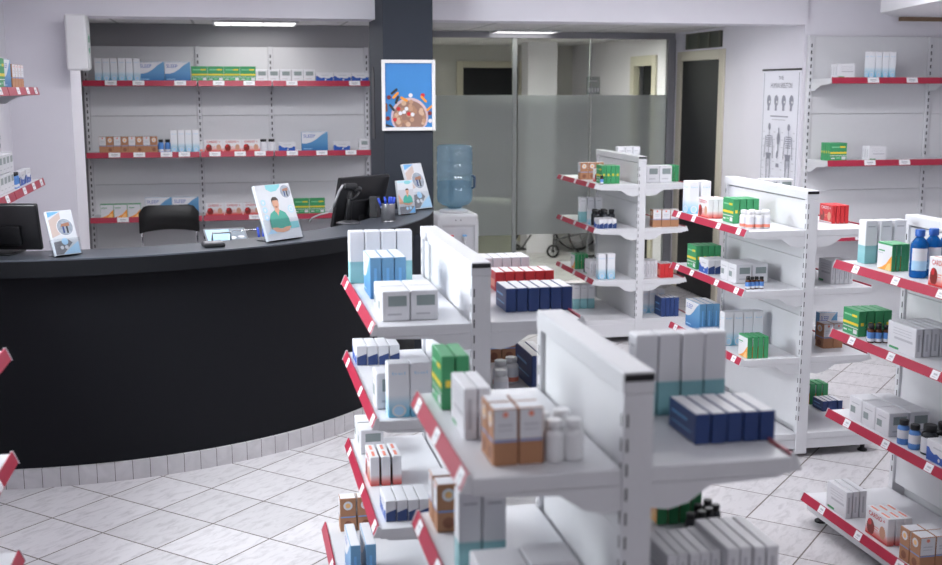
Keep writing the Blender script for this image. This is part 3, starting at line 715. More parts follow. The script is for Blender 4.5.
sp = empty('desk_speaker', (.835, 6.945, ZT), math.radians(-30), 'small black speaker standing behind the pen cup', 'speaker')
m = MB(); m.box(-.027, .027, -.012, .045, 0, .128, mat('speaker_case', (.03, .03, .033), .5), .006); m.build('speaker_case', sp)
m = MB(); m.prism([(.018*math.cos(2*PI*i/20), .068+.032*math.sin(2*PI*i/20)) for i in range(20)], 1, -.0145, -.0115, SLOT); m.build('speaker_cone', sp)

pc = empty('pen_cup', (.893, 6.725, ZT), 0, 'silver mesh pen cup standing on the counter', 'pen cup')
MESHM = mat('mesh_silver', (.42, .42, .44), .3, .8, noise=.3, scale=200)
m = MB(); m.lathe([(.041, 0), (.041, .105)], MESHM, 24); m.f = m.f[:-1]; m.mi = m.mi[:-1]; m.smooth = m.smooth[:-1]; m.build('cup', pc)
m = MB(); 
for z in (.0, .100): m.lathe([(.0415, z), (.044, z+.003), (.0415, z+.006)], STEEL, 24)
m.f = [f for f in m.f if len(f) == 4]; m.mi = m.mi[:len(m.f)]; m.smooth = m.smooth[:len(m.f)]; m.build('rim', pc)
PEN = mat('pen_blue', (.03, .08, .55), .3)
def pen_proto():
    r = empty('pen', (0, 0, 0)); r['_used'] = 0
    m = MB(); m.tube([(0, 0, .004), (0, 0, .10)], .0042, mat('pen_clear', (.35, .45, .75), .2), 8); m.build('barrel', r)
    m = MB(); m.tube([(0, 0, .088), (0, 0, .138)], .0062, PEN, 8); m.box(.005, .008, -.002, .002, .10, .135, PEN); m.build('pen_cap', r); return r
PENP = pen_proto()
for i, (dx, dy, rx, ry) in enumerate(((-.02, 0, 0, -.36), (-.01, .012, .08, -.10), (.0, -.01, -.05, .06), (.012, .008, .1, .10), (.018, -.004, 0, .20))):
    put(PENP, (.893+dx*.55, 6.725+dy, ZT+.008), 0, f'{which(i, 5)} blue pens standing in the silver cup', 'pen', 'blue pens in the silver cup'); 
    o = [q for q in COL.objects if q.name.startswith('pen') and q.get('category') == 'pen'][-1]; o.rotation_euler = (rx, ry, 0)

# leaflet stands
SCRUB = mat('print_scrubs', (.06, .36, .28), .5); SKIN = P_TAN; HAIR = mat('print_hair', (.07, .05, .045), .6); TEALW = mat('print_teal_wash', (.22, .56, .60), .5)
CLINIC = mat('print_clinic', (.30, .34, .40), .5, noise=.5, scale=60); BROWNP = mat('print_brown_figure', (.34, .16, .10), .5); PAPERB = mat('leaflet_paper', (.62, .64, .68), .4)
def person(F, u, v, s):
    """printed half-figure: man in teal scrubs, arms folded on a table"""
    F.poly([(u-.46*s, v), (u+.46*s, v), (u+.44*s, v+.34*s), (u+.34*s, v+.55*s), (u+.12*s, v+.66*s), (u-.12*s, v+.66*s), (u-.34*s, v+.55*s), (u-.44*s, v+.34*s)], SCRUB)
    F.poly([(u-.10*s, v+.60*s), (u+.10*s, v+.60*s), (u+.09*s, v+.76*s), (u-.09*s, v+.76*s)], SKIN); F.poly([(u-.09*s, v+.655*s), (u, v+.45*s), (u+.09*s, v+.655*s)], SKIN)
    F.disc(u, v+.90*s, .145*s, SKIN, 20, .20*s)
    F.poly([(u-.16*s, v+.93*s), (u-.15*s, v+1.06*s), (u-.07*s, v+1.13*s), (u+.07*s, v+1.13*s), (u+.15*s, v+1.06*s), (u+.16*s, v+.93*s), (u+.12*s, v+1.01*s), (u-.12*s, v+1.01*s)], HAIR)
    F.poly([(u-.07*s, v+.80*s), (u+.07*s, v+.80*s), (u+.04*s, v+.74*s), (u-.04*s, v+.74*s)], BROWNP)
    F.poly([(u-.46*s, v+.05*s), (u-.30*s, v-.10*s), (u+.02*s, v-.15*s), (u+.30*s, v-.10*s), (u+.46*s, v+.05*s), (u+.2*s, v+.04*s), (u, v-.02*s), (u-.2*s, v+.04*s)], SKIN)
def circle_photo(F, u, v, r):
    F.disc(u, v, r*1.08, P_W); F.disc(u, v, r, CLINIC, 22)
    F.poly([(u-r*.55, v+r*.05), (u+r*.6, v+r*.1), (u+r*.6, v+r*.55), (u-r*.4, v+r*.4)], BROWNP); F.rect(u-r*.35, v-r*.7, u-r*.12, v+r*.1, P_NAVY); F.rect(u+r*.12, v-r*.75, u+r*.35, v+r*.1, SLOT)
def design_doctor(F, w, h):
    F.poly([(w*.30, h*.995), (w*.30, h*.92), (w*.42, h*.865), (w*.58, h*.88), (w*.70, h*.95), (w*.72, h*.995)], TEALW); circle_photo(F, w*.83, h*.855, w*.145)
    for v in (.685, .55, .415): F.disc(w*.13, h*v, w*.068, P_LSKY); F.disc(w*.13, h*v, w*.03, P_W)
    F.disc(w*.86, h*.53, w*.085, P_LSKY); F.disc(w*.86, h*.53, w*.06, P_W); F.disc(w*.86, h*.53, w*.035, P_LSKY)
    F.rect(w*.70, h*.18, w*.97, h*.30, TEALW); F.poly([(w*.03, h*.12), (w*.3, h*.12), (w*.2, h*.22)], P_LSKY)
    person(F, w*.46, h*.20, w*.62)
def design_small(F, w, h):
    F.rect(w*.02, h*.93, w*.98, h*.985, P_LSKY); F.disc(w*.65, h*.93, w*.22, TEALW, 16, h*.055)
    F.rect(w*.02, h*.22, w*.98, h*.72, mat('print_room_grey', (.50, .50, .54), .5)); F.poly([(w*.02, h*.6), (w*.02, h*.3), (w*.35, h*.3)], P_TAN); F.rect(w*.02, h*.02, w*.98, h*.22, INK)
    F.poly([(w*.6, h*.02), (w*.98, h*.02), (w*.98, h*.22)], P_SKY); F.disc(w*.5, h*.16, w*.08, P_LSKY); F.disc(w*.7, h*.17, w*.08, P_LSKY); person(F, w*.58, h*.31, w*.66)
def design_photo(F, w, h):
    F.poly([(w*.02, h*.98), (w*.02, h*.86), (w*.55, h*.98)], P_SKY); F.poly([(w*.02, h*.80), (w*.5, h*.96), (w*.5, h*.5), (w*.02, h*.4)], mat('print_beige', (.55, .44, .40), .5)); circle_photo(F, w*.60, h*.62, w*.31)
    F.poly([(w*.02, h*.02), (w*.02, h*.3), (w*.6, h*.34), (w*.75, h*.26), (w*.3, h*.02)], INK); F.disc(w*.46, h*.30, w*.13, P_LSKY); F.disc(w*.3, h*.17, w*.07, P_W); F.disc(w*.48, h*.17, w*.07, P_W)
    F.poly([(w*.30, h*.02), (w*.98, h*.02), (w*.98, h*.28), (w*.75, h*.20)], P_LSKY)
def leaflet_stand(loc, rz, w, h, lean, design, label, pocket=.38, name='leaflet_stand'):
    r = empty(name, loc, rz, label, 'leaflet stand')
    T = Matrix.Rotation(-lean, 4, 'X')
    def place(mb, name, par=r): mb.v = [tuple(T @ Vector(v)) for v in mb.v]; return mb.build(name, par)
    m = MB(); m.box(-w/2, w/2, .012, .015, .004, h*.99, CLEAR); m.box(-w/2, w/2, -.016, -.013, .004, h*pocket, CLEAR); m.box(-w/2-.003, -w/2, -.016, .015, .004, h*pocket, CLEAR); m.box(w/2, w/2+.003, -.016, .015, .004, h*pocket, CLEAR); m.box(-w/2, w/2, -.016, .015, .002, .005, CLEAR)
    hol = place(m, 'holder')
    m = MB(); m.box(-w*.4, w*.4, .015, .015+h*.34, 0, .004, CLEAR); m.prism([(.02, .004), (.015+h*.34, .004), (.0+math.sin(lean)*h*.6, h*.55)], 0, -.0015, .0015, CLEAR); m.build('easel_foot', r)
    m = MB(); m.box(-w/2+.003, w/2-.003, -.010, .010, .006, h, PAPERB, .002); F = Face(m, (-w/2+.003, -.010, .006), (1, 0, 0), (0, 0, 1)); design(F, w-.006, h-.006); place(m, 'leaflet_stack')
    return r
leaflet_stand((.255, 5.96, ZT), math.radians(40), .245, .30, math.radians(20), design_doctor, 'large acrylic stand with doctor leaflet in the middle of the counter')
leaflet_stand((1.055, 7.05, ZT), math.radians(30), .13, .215, math.radians(9), design_small, 'small acrylic stand with portrait leaflet near the pillar')
leaflet_stand((1.20, 7.33, ZT), math.radians(38), .18, .31, math.radians(20), design_photo, 'acrylic stand with pale blue leaflet at right counter end')
leaflet_stand((-.765, 5.60, ZT), math.radians(38), .135, .22, math.radians(20), design_photo, 'acrylic stand of folded leaflets beside the left monitor')

# things lying around on the counter and desk
cr = empty('card_reader', (-.105, 5.80, ZT), math.radians(12), 'small dark card reader lying on the counter top', 'card reader')
m = MB(); m.box(-.052, .052, -.045, .045, 0, .022, BLACK, .008); m.build('reader_body', cr)
m = MB(); m.box(-.046, .046, -.030, .038, .0215, .026, mat('reader_plate', (.30, .29, .31), .3, .4), .003); m.build('reader_plate', cr)
cb = empty('clipboard', (-.04, 6.38, .75), math.radians(8), 'clipboard with pale blue sheet propped behind the counter', 'clipboard')
T = Matrix.Translation((0, 0, .325)) @ Matrix.Rotation(math.radians(-74), 4, 'X')
m = MB(); m.box(-.11, .12, 0, .006, 0, .19, mat('clipboard_back', (.16, .17, .19), .5), .002); F = Face(m, (-.11, 0, 0), (1, 0, 0), (0, 0, 1)); F.rect(.01, .01, .14, .17, P_LSKY); F.rect(.14, .01, .22, .17, mat('print_slate', (.22, .26, .30), .5)); F.disc(.15, .05, .018, P_W, ry=.018); F.disc(.195, .06, .018, P_W, ry=.018)
m.v = [tuple(T @ Vector(v)) for v in m.v]; m.build('board', cb)
m = MB(); m.tube([(-.08, .0, .325), (-.08, -.005, .375), (.02, -.005, .375), (.02, .0, .325)], .006, STEEL, 8); m.build('clip', cb)
m = MB(); m.prism([(-.02, 0), (.18, 0), (.14, .355), (.02, .322)], 0, -.10, -.09, COUNTER); m.prism([(-.02, 0), (.18, 0), (.14, .355), (.02, .322)], 0, .10, .11, COUNTER); m.build('prop', cb)
dp = empty('desk_pen_holder', (.15, 6.44, .755), 0, 'holder with blue pens behind the large leaflet stand', 'pen holder')
m = MB(); m.lathe([(.045, 0), (.045, .01), (.01, .02), (.01, .32)], STEEL, 14); m.build('holder', dp)
for i in range(5):
    m = MB(); a = i*1.25; m.tube([(.012*math.cos(a), .012*math.sin(a), .29), (.03*math.cos(a), .03*math.sin(a), .385)], .007, PEN, 8); m.build('pen', dp)
m = MB(); m.tube([(-.02, 0, .375), (-.16, .02, .365)], .004, CHROME, 8); m.build('chrome_rod', dp)

# folding chair behind the counter
ch = empty('folding_chair', (-.49, 9.12, .012), math.radians(4), 'black folding chair with chrome tubes behind the counter', 'chair')
m = MB()
prof = []
n = 12
for k in range(n+1):
    t = -1+2*k/n; prof.append((t*.225, -.03*(1-t*t)))
V = []; F_ = []
for k, (x, y) in enumerate(prof):
    t = abs(x)/.225; zt = 1.005-.03*max(0, (t-.7)/.3)**2*2.; zb_ = .79+.03*(1-t*t)+.0
    for yy in (y-.012, y+.012):
        V += [(x, yy, zb_), (x, yy, zt)]
for k in range(n):
    a = k*4; b_ = a+4
    F_ += [(a, b_, b_+1, a+1), (a+2, a+3, b_+3, b_+2), (a+1, b_+1, b_+3, a+3), (a, a+2, b_+2, b_)]
F_ += [(0, 1, 3, 2), (n*4, n*4+2, n*4+3, n*4+1)]
m.mesh(V, F_, mat('chair_vinyl', (.012, .012, .013), .5), True); m.build('backrest', ch)
m = MB(); m.box(-.2, .2, -.02, .38, .44, .475, mat('chair_vinyl', (0, 0, 0)), .012); m.build('seat', ch)
for s in (-1, 1):
    m = MB(); m.tube([(s*.205, .0, .92), (s*.205, 0, .7), (s*.205, .06, .45), (s*.205, .36, .0)], .011, CHROME, 10); m.build('leg', ch)
    m = MB(); m.tube([(s*.185, .30, .44), (s*.185, .14, .3), (s*.185, -.08, .0)], .011, CHROME, 10); m.build('leg', ch)

# ------------------------------------------------------------------ water cooler
wc = empty('water_cooler', (1.722, 9.0, 0), math.radians(2), 'white water cooler standing left of the glass partition', 'water cooler')
m = MB(); m.box(-.165, .165, -.16, .16, 0, .62, WHITE, .015); m.box(-.165, .165, -.15, .16, .62, .86, WHITE, .01); m.box(-.165, -.13, -.165, -.14, .60, .88, WHITE, .008); m.box(.13, .165, -.165, -.14, .60, .88, WHITE, .008)
m.box(-.165, .165, -.165, .16, .82, .925, WHITE, .02); m.lathe([(.12, .925), (.11, .945), (.07, .955)], WHITE, 24); m.build('cooler_body', wc)
m = MB(); m.box(-.128, .128, -.151, -.146, .63, .81, mat('cooler_recess', (.62, .62, .66), .4)); m.build('tap_recess', wc)
for x, c in ((-.06, P_RED), (.045, P_SKY)):
    m = MB(); m.box(x-.014, x+.014, -.20, -.15, .715, .75, WHITE, .006); m.box(x-.016, x+.016, -.205, -.175, .75, .765, c, .004); m.tube([(x, -.19, .715), (x, -.19, .68)], .009, WHITE, 8); m.build('tap', wc)
m = MB()
for x in (-.02, .02): m.box(x-.004, x+.004, -.1665, -.164, .872, .884, INK)
m.build('indicator', wc)
wb = empty('water_bottle', (1.730, 9.0, .955), 0, 'large blue plastic water bottle upside down on the cooler', 'bottle')
BOT = tinted('water_bottle_plastic', (.80, .90, .97), (.30, .47, .60), .30)
m = MB(); R_ = .142
prof = [(.05, 0), (.058, .015), (.105, .030), (.135, .055)]
z = .085
for k in range(4): prof += [(R_, z), (R_, z+.07), (R_*.955, z+.080), (R_*.955, z+.088)]; z += .097
prof += [(R_, z), (R_*.97, z+.02), (R_*.85, z+.03)]
m.lathe(prof, BOT, 32); m.build('bottle_shell', wb)
m = MB(); m.lathe([(.045, .008), (.053, .018), (.098, .034), (.127, .058), (.133, .08), (.133, .215)], tinted('water', (.80, .92, .97), (.25, .45, .52), .18, .03), 32); m.build('water', wb)
m = MB(); m.tube([(R_-.006, -.02, .16), (R_+.012, -.03, .17), (R_+.014, -.03, .25), (R_-.006, -.02, .26)], .011, mat('bottle_grip', (.05, .10, .18), .3), 8); m.build('handle', wb)

# ------------------------------------------------------------------ glass partition
gp = empty('glass_partition', (1.62, 10.6, 0), 0, 'frosted glass partition with grey top rail across the back', 'partition'); gx = lambda x: x-1.62
GL = glassy('partition_glass', (.86, .89, .86), .16, .01); FRO = frosted('frosted_film', (.80, .83, .83), .52)
ALU = mat('grey_aluminium', (.30, .30, .33), .4, .3); EDGE = mat('glass_edge', (.60, .66, .64), .2)
for i, (xa, xb, zb_) in enumerate(((1.625, 2.60, .06), (2.64, 3.34, .06), (3.36, 4.115, .06))):
    m = MB(); m.box(gx(xa), gx(xb), -.004, .004, zb_, 2.36, GL); pn = m.build('glass_pane', gp)
    m = MB(); m.box(gx(xa)+.002, gx(xb)-.002, -.0065, -.0050, .52, 1.838, FRO); m.build('frosted_film', pn)
for x in (2.59, 3.34): 
    m = MB(); m.box(gx(x), gx(x+.042 if x < 3 else x+.012), -.012, .012, .04, 2.36, mat('edge_strip_frost', (.34, .36, .35), .25)); m.build('edge_strip', gp)
m = MB(); m.box(gx(1.62), gx(4.18), -.03, .03, 2.36, 2.419, ALU, .003); m.build('top_rail', gp)
m = MB(); m.box(gx(4.115), gx(4.185), -.04, .04, 0, 2.36, ALU, .003); m.build('jamb', gp)
m = MB(); m.box(gx(1.62), gx(4.115), -.03, .03, 0, .035, WHITE, .003); m.box(gx(1.62), gx(4.115), -.06, -.035, 0, .02, WHITE, .003); m.build('bottom_rail', gp)
st = MB(); st.box(3.31, 3.44, 10.585, 10.5955, 1.845, 2.01, glassy('sticker_clear', (.80, .82, .82), .15, .2)); F = Face(st, (3.31, 10.585, 1.845), (1, 0, 0), (0, 0, 1))
for k in range(4): F.rect(.02+.028*k, .02, .036+.028*k, .06, P_LGREY)
F.rect(.03, .12, .10, .13, P_LGREY)
tag(st.build('glass_notice'), 'small clear notice sheet stuck on the glass partition', 'notice')
lc = empty('low_cabinet', (2.14, 11.3, 0), 0, 'beige low cabinet behind the left glass pane', 'cabinet')
m = MB(); m.box(-.5, .58, -.2, .2, .03, .80, mat('cabinet_beige', (.42, .42, .36), .6), .006); m.build('cabinet_body', lc)
for xa, xb in ((-.49, .035), (.045, .57)):
    m = MB(); m.box(xa, xb, -.215, -.2, .06, .78, mat('cabinet_beige', (0, 0, 0)), .004); m.build('cabinet_door', lc)

# wheelchair behind the glass
wh = empty('wheelchair', (3.74, 12.75, 0), math.radians(-90), 'dark wheelchair partly seen below the frosted glass', 'wheelchair')
RUB = mat('rubber_black', (.015, .015, .015), .7); FRM = mat('wheelchair_frame', (.16, .16, .17), .35, .7)
def wheel(x, y, r, w, name):
    m = MB(); V = []; F_ = []; n = 28
    ring = [(-w/2, r-.02), (-w/2, r-.004), (-w/4, r), (w/4, r), (w/2, r-.004), (w/2, r-.02)]
    for k in range(n):
        a = 2*PI*k/n
        for xx, q in ring: V.append((x+xx, y+q*math.cos(a), r+q*math.sin(a)))
    for k in range(n):
        for j in range(6): F_.append((k*6+j, k*6+(j+1) % 6, ((k+1) % n)*6+(j+1) % 6, ((k+1) % n)*6+j))
    m.mesh(V, F_, RUB, True)
    for k in range(5):
        a = 2*PI*k/5; m.tube([(x, y, r), (x, y+(r-.015)*math.cos(a), r+(r-.015)*math.sin(a))], .008, STEEL, 6)
    m.tube([(x-w/2, y, r), (x+w/2, y, r)], .018, RUB, 10); m.build(name, wh)
for s in (-1, 1):
    wheel(s*.25, -.20, .075, .03, 'caster_wheel'); wheel(s*.29, .25, .29, .03, 'rear_wheel')
    m = MB(); m.tube([(s*.25, -.2, .08), (s*.25, -.19, .2), (s*.25, -.19, .5)], .012, FRM, 8); m.tube([(s*.25, -.19, .2), (s*.25, .25, .29), (s*.25, .27, .9), (s*.25, .36, .92)], .012, FRM, 8)
    m.tube([(s*.25, .28, .5), (s*.25, -.22, .5), (s*.24, -.34, .44), (s*.22, -.55, .12)], .012, FRM, 8); m.tube([(s*.25, .28, .68), (s*.25, -.1, .68), (s*.25, -.12, .5)], .012, FRM, 8); m.build('side_frame', wh)
    m = MB(); m.box(s*.14-.08, s*.14+.08, -.66, -.5, .09, .105, RUB, .005); m.build('footrest', wh)
m = MB(); m.box(-.24, .24, -.2, .26, .49, .52, mat('wheelchair_vinyl', (.03, .03, .035), .5), .008); m.build('seat', wh)
m = MB(); m.box(-.24, .24, .25, .275, .52, .9, mat('wheelchair_vinyl', (0, 0, 0)), .008); m.build('backrest', wh)

# skeleton poster
po = empty('wall_poster', (4.188, 8.36, 1.08), -R90, 'tall white anatomy poster of human skeletons on right wall', 'poster')
w_, h_ = .63, .96
m = MB(); m.box(-w_/2, w_/2, -.004, 0, 0, h_, mat('poster_paper', (.80, .80, .87), .5)); F = Face(m, (-w_/2, -.004, 0), (1, 0, 0), (0, 0, 1))
PI_ = mat('poster_ink', (.10, .10, .14), .6); PB = mat('poster_bone', (.30, .30, .36), .6)
for a in ((.02, .02, .028, h_-.02), (w_-.028, .02, w_-.02, h_-.02)): F.rect(*a, PB)
F.text(w_*.43, h_*.925, w_*.13, h_*.028, 'THE', PI_); F.text(w_*.23, h_*.858, w_*.56, h_*.04, 'HUMAN SKELETON', PI_)
for k in range(4):
    u = w_*(.19+.2*k); F.disc(u, h_*.755, .035, PB, 14, .045); F.rect(u-.02, h_*.675, u+.015, h_*.72, PB); F.disc(u+.012, h_*.745, .010, PAPER, 10)
F.rect(w_*.25, h_*.625, w_*.72, h_*.635, PB); F.rect(w_*.3, h_*.60, w_*.66, h_*.606, P_LGREY)
def skel(u, s):
    F.disc(u, h_*.545, .022*s, PB, 14, .028*s); F.rect(u-.004, h_*.22, u+.004, h_*.52, PB)
    for k in range(6): F.rect(u-(.05-.004*abs(k-2))*s, h_*(.465-.017*k), u+(.05-.004*abs(k-2))*s, h_*(.473-.017*k), PB)
    F.poly([(u-.05*s, h_*.33), (u+.05*s, h_*.33), (u+.03*s, h_*.28), (u-.03*s, h_*.28)], PB)
    for q in (-1, 1):
        F.poly([(u+q*.055*s-.005, h_*.47), (u+q*.055*s+.005, h_*.47), (u+q*.075*s+.005, h_*.29), (u+q*.075*s-.005, h_*.29)], PB)
        F.poly([(u+q*.03*s-.007, h_*.29), (u+q*.03*s+.007, h_*.29), (u+q*.028*s+.005, h_*.05), (u+q*.028*s-.005, h_*.05)], PB)
skel(w_*.24, 1.); skel(w_*.76, 1.)
F.rect(w_*.49, h_*.33, w_*.51, h_*.54, PB); F.disc(w_*.5, h_*.45, .025, PB, 12, .05); F.disc(w_*.48, h_*.32, .015, PB, 10, .03); F.rect(w_*.46, h_*.22, w_*.54, h_*.25, PB); F.disc(w_*.55, h_*.10, .02, PB)
for v in (.50, .44, .38, .26, .2, .14):
    for u in (.08, .37, .58, .88): F.rect(w_*u, h_*v, w_*(u+.05), h_*(v+.005), P_LGREY)
m.build('sheet', po)
m = MB(); m.box(-w_/2-.006, w_/2+.006, -.012, 0, h_-.004, h_+.010, BLACK, .003); m.build('hanger_rail', po)
m = MB(); m.box(-w_/2-.006, w_/2+.006, -.012, 0, -.010, .004, BLACK, .003); m.build('hanger_rail', po)

# ------------------------------------------------------------------ shelving in the photo
TF = [(.08, .42, .78)]*9
gondola('nearest white double-sided gondola shelf in the foreground', .758, 2.05, .65, 1.36, (1.165, .86, .5), (1.165, .86, .5), .30, .30, .40, .40, tagsl=[(.08, .5, .88)]*3+[(.2, .6)], tagsr=[(.2, .7)]*4)
gondola('middle white double-sided gondola shelf before the curved counter', .758, 3.5, 1.0, 1.36, (1.165, .86, .5), (1.165, .86, .5), .30, .30, .40, .40, tagsl=[(.06, .42, .86)]*3+[(.2, .6)])
gondola('right white gondola shelf standing before the skeleton poster', 2.855, 5.3, 1.0, 1.394, (1.195, .891, .535), (1.195, .891, .535), .31, .325, .40, .41, zb=.13, tagsl=[(.09, .34, .68, .9)]*4)
gondola('far white gondola shelf standing before the frosted glass', 2.975, 8.1, 1.02, 1.405, (1.199, .870, .48), (1.199, .870, .48), .32, .325, .40, .40, zb=.18, tagsl=[(.18, .5, .86)]*4)
gondola('right-edge white gondola shelf with blue mouthwash bottles', 2.895, 3.5, 1.0, 1.36, (1.165, .86, .5), (1.165, .86, .5), .318, .31, .415, .40, zb=.12, tagsl=[(.22, .52, .82)]*4)
gondola('white gondola shelf cut off at the left picture edge', -.985, 2.4, 1.0, 1.36, (1.165, .86, .5), (1.165, .86, .56), .30, .30, .34, .34, tagsr=[(.3, .75)]*4)
wall_unit('three-bay white wall shelving on the wall behind the counter', -1.133, 9.915, 0, (.885, .588, .80), 2.24, (1.955, 1.390, .872), .28,
          [(-.74, -.3, .3, .62, .95, 1.62, 2.2) and (.22, .43, .75, 1.05, 1.29, 1.63, 2.14), (.22, .41, .62, .76, .9, 1.0, 1.20, 1.36, 1.62, 1.86, 2.1), (.26, .5, 1.3, 2.0)])
wall_unit('white wall shelving beside the skeleton poster', 4.222, 8.028, 0, (.985, .985), 2.285, (1.972, 1.378, .83), .30, [(.33, .64, 1.3), (.34, .62, 1.3), (.3, .8)])
wall_unit('white shelving on the left wall above the counter end', -1.398, 5.35, R90, (.97, .97), 2.2, (1.90, 1.365), .225, [(.3, .75, 1.25, 1.55, 1.82)]*2, zbot=1.25)
wall_unit('narrow white shelving on the left side of the back recess', -1.258, 8.62, R90, (.62,), 2.1, (1.75, 1.25, .8), .06, [(.1, .3, .5)]*3, zbot=.2)

# ------------------------------------------------------------------ goods
# back wall, front edge of goods at y = FY
FY = 9.62
def bw(k, n, x0, z, place, sc3=None, gap=.004, desc=None): row(k, n, x0, FY, z, 'F', place, sc3=sc3 or (1, 1, 1), gap=gap, jit=.02, desc=desc)
PT, PM_, PL_ = "on back wall's top shelf", "on back wall's middle shelf", "on back wall's lowest shelf"
bw('A', 6, -1.035, 1.955, PT, (.83, 1, .95)); bw('S', 2, -.703, 1.955, PT, (.88, 1, .96)); bw('G', 4, -.295, 1.955, PT, (.93, 1, .94), .002); bw('V', 5, .212, 1.955, PT, (1.02, 1, .98)); bw('N', 3, .694, 1.955, PT, (.97, 1, .93))
kp = carton('B')
for i in range(8):
    x = -1.034+i*.0565; put(kp, (x+.029, FY+.03, 1.390), 0 if i % 2 == 0 else -R90, f"{which(i, 8)} brown-and-white cartons {PM_}", 'carton', 'brown-and-white cartons on the back wall', (.95, .95, 1.04))
bottles('blue', [(-.557, FY+.03), (-.507+.003, FY+.03)], 1.390, PM_, 1.1); bw('A', 4, -.478, 1.390, PM_, (.80, 1, .95)); bottles('pill', [(-.246, FY+.03)], 1.390, PM_, (.9, .9, 1.)); bw('C', 3, -.216, 1.390, PM_, (.94, 1, .97)); bottles('clear', [(.258, FY+.035), (.323, FY+.035)], 1.390, PM_, .95)
bw('N', 1, .378, 1.390, PM_, (.93, 1, .97)); bw('S', 1, .567, 1.390, PM_, (.96, 1, .98)); bw('N', 1, .828, 1.390, PM_, (.95, 1, .97), desc='right-hand white-and-navy carton'); bw('V', 1, 1.045, 1.390, PM_, (.85, 1, .95))
bw('O', 3, -1.05, .872, PL_, (.93, 1, 1)); bw('S', 2, -.70, .872, PL_, (.93, 1, .98)); bw('C', 4, -.225, .872, PL_, (.95, 1, .97)); bw('G', 2, .49, .872, PL_, (.94, 1, 1.0))

# left wall shelving (front to +x)
PFT, PFM = 'on left wall upper shelf', 'on left wall lower shelf'
row('B', 4, -1.24, 6.72, 1.90, 'R', PFT, sc3=(1.5, 1.5, 1.05), step='y'); row('S', 1, -1.19, 6.45, 1.90, 'R', PFT, sc=.95); row('G', 1, -1.18, 6.28, 1.90, 'R', PFT, sc=1.2)
for zz, ww in ((1.365, 'lower tier'), (1.466, 'upper tier')): row('V', 4, -1.25, 6.17, zz, 'R', f'in {ww} {PFM}', step='y', sc3=(1.05, 1, 1))
bottles('blue', [(-1.16, 6.60), (-1.16, 6.66)], 1.365, PFM, .9); row('N', 2, -1.19, 6.74, 1.365, 'R', PFM, step='y', sc=1.05, gap=.03)
row('A', 1, -1.255, 8.80, 1.25, 'R', 'in the side recess shelving', sc=.7); row('D', 1, -1.255, 9.0, .80, 'R', 'in the side recess shelving', sc=.8)

# middle gondola
PLM = {1: "on middle gondola's top left shelf", 2: "on middle gondola's second left shelf", 3: "on middle gondola's third left shelf", 0: "on middle gondola's bottom left shelf"}
row('T', 4, .425, 4.325, 1.165, 'L', PLM[1], sc=1., desc='tall white teal-footed carton'); row('S', 3, .463, 3.985, 1.165, 'L', PLM[1], sc3=(.9, .97, .92)); 
for yy, ww in ((3.58, 'front'), (3.69, 'back')): row('V', 2, .452, yy, 1.165, 'F', f'{PLM[1]}, {ww} row', sc=1., desc='grey-window carton')
row('N', 4, .438, 4.25, .86, 'L', PLM[2]); row('V', 2, .437, 3.63, .86, 'F', PLM[2], sc3=(1., 1., 1.25)); row('A', 4, .462, 3.53, .86, 'F', PLM[2], sc3=(1.06, 1., .93), gap=.002)
for yy, ww in ((4.28, 'front'), (4.40, 'back')): row('V', 1, .450, yy, .5, 'F', f'{PLM[3]}, {ww} one', sc=1., desc='grey-window carton')
row('C', 3, .445, 3.91, .5, 'L', PLM[3], sc3=(1, 1.0, 1.05), gap=.008); row('N', 4, .453, 3.555, .5, 'L', PLM[3], sc3=(1, .88, .95))
row('B', 3, .375, 4.385, .15, 'L', PLM[0], sc=1.1, gap=.006); row('S', 2, .362, 3.84, .15, 'L', PLM[0], sc3=(.95, .85, 1.), gap=.02)
PRM = {1: "on middle gondola's top right shelf", 2: "on middle gondola's lower right shelf"}
row('P', 5, .945, 4.31, 1.165, 'R', PRM[1], sc=.95, gap=.004); row('E', 6, .93, 4.05, 1.165, 'R', PRM[1], sc3=(.9, 1., .95)); row('D', 6, .875, 3.65, 1.165, 'R', PRM[1])
row('D', 2, 1.0, 3.78, .86, 'R', PRM[2], sc3=(1.6, .9, 1.5)); bottles('pill', [(.875, 3.72), (.905, 3.86), (.955, 3.90)], .86, PRM[2], (1.25, 1.25, 1.1)); row('B', 3, .87, 4.2, .86, 'R', PRM[2])

# nearest gondola
PLF = {1: "on nearest gondola's upper left shelf", 2: "on nearest gondola's lower left shelf"}; PRF = {1: "on nearest gondola's upper right shelf", 2: "on nearest gondola's lower right shelf"}
row('G', 2, .456, 2.53, 1.165, 'L', PLF[1], sc=1.); row('W', 2, .462, 2.30, 1.165, 'L', PLF[1], sc3=(1.05, .95, 1.1))
for yy, ww in ((2.118, 'front'), (2.172, 'back')): row('B', 2, .483, yy, 1.165, 'F', f'{PLF[1]}, {ww} row', sc3=(.86, .86, .93), desc='brown carton')
bottles('white', [(.612, 2.135), (.652, 2.135), (.600, 2.19), (.646, 2.205)], 1.165, PLF[1])
for yy, ww in ((2.55, 'front'), (2.615, 'back')): row('B', 1, .447, yy, .86, 'L', f'{PLF[2]}, {ww} one', sc=.95, desc='brown carton')
row('T', 2, .447, 2.285, .86, 'F', PLF[2], sc3=(.87, .87, .97)); row('V', 2, .450, 2.09, .86, 'F', PLF[2], sc3=(1.12, 1., 1.08))
row('T', 4, .872, 2.385, 1.165, 'R', PRF[1], sc3=(.9, .9, .95), jit=.005); row('D', 5, .927, 2.165, 1.165, 'R', PRF[1], sc3=(1., .93, .82), jit=.005)
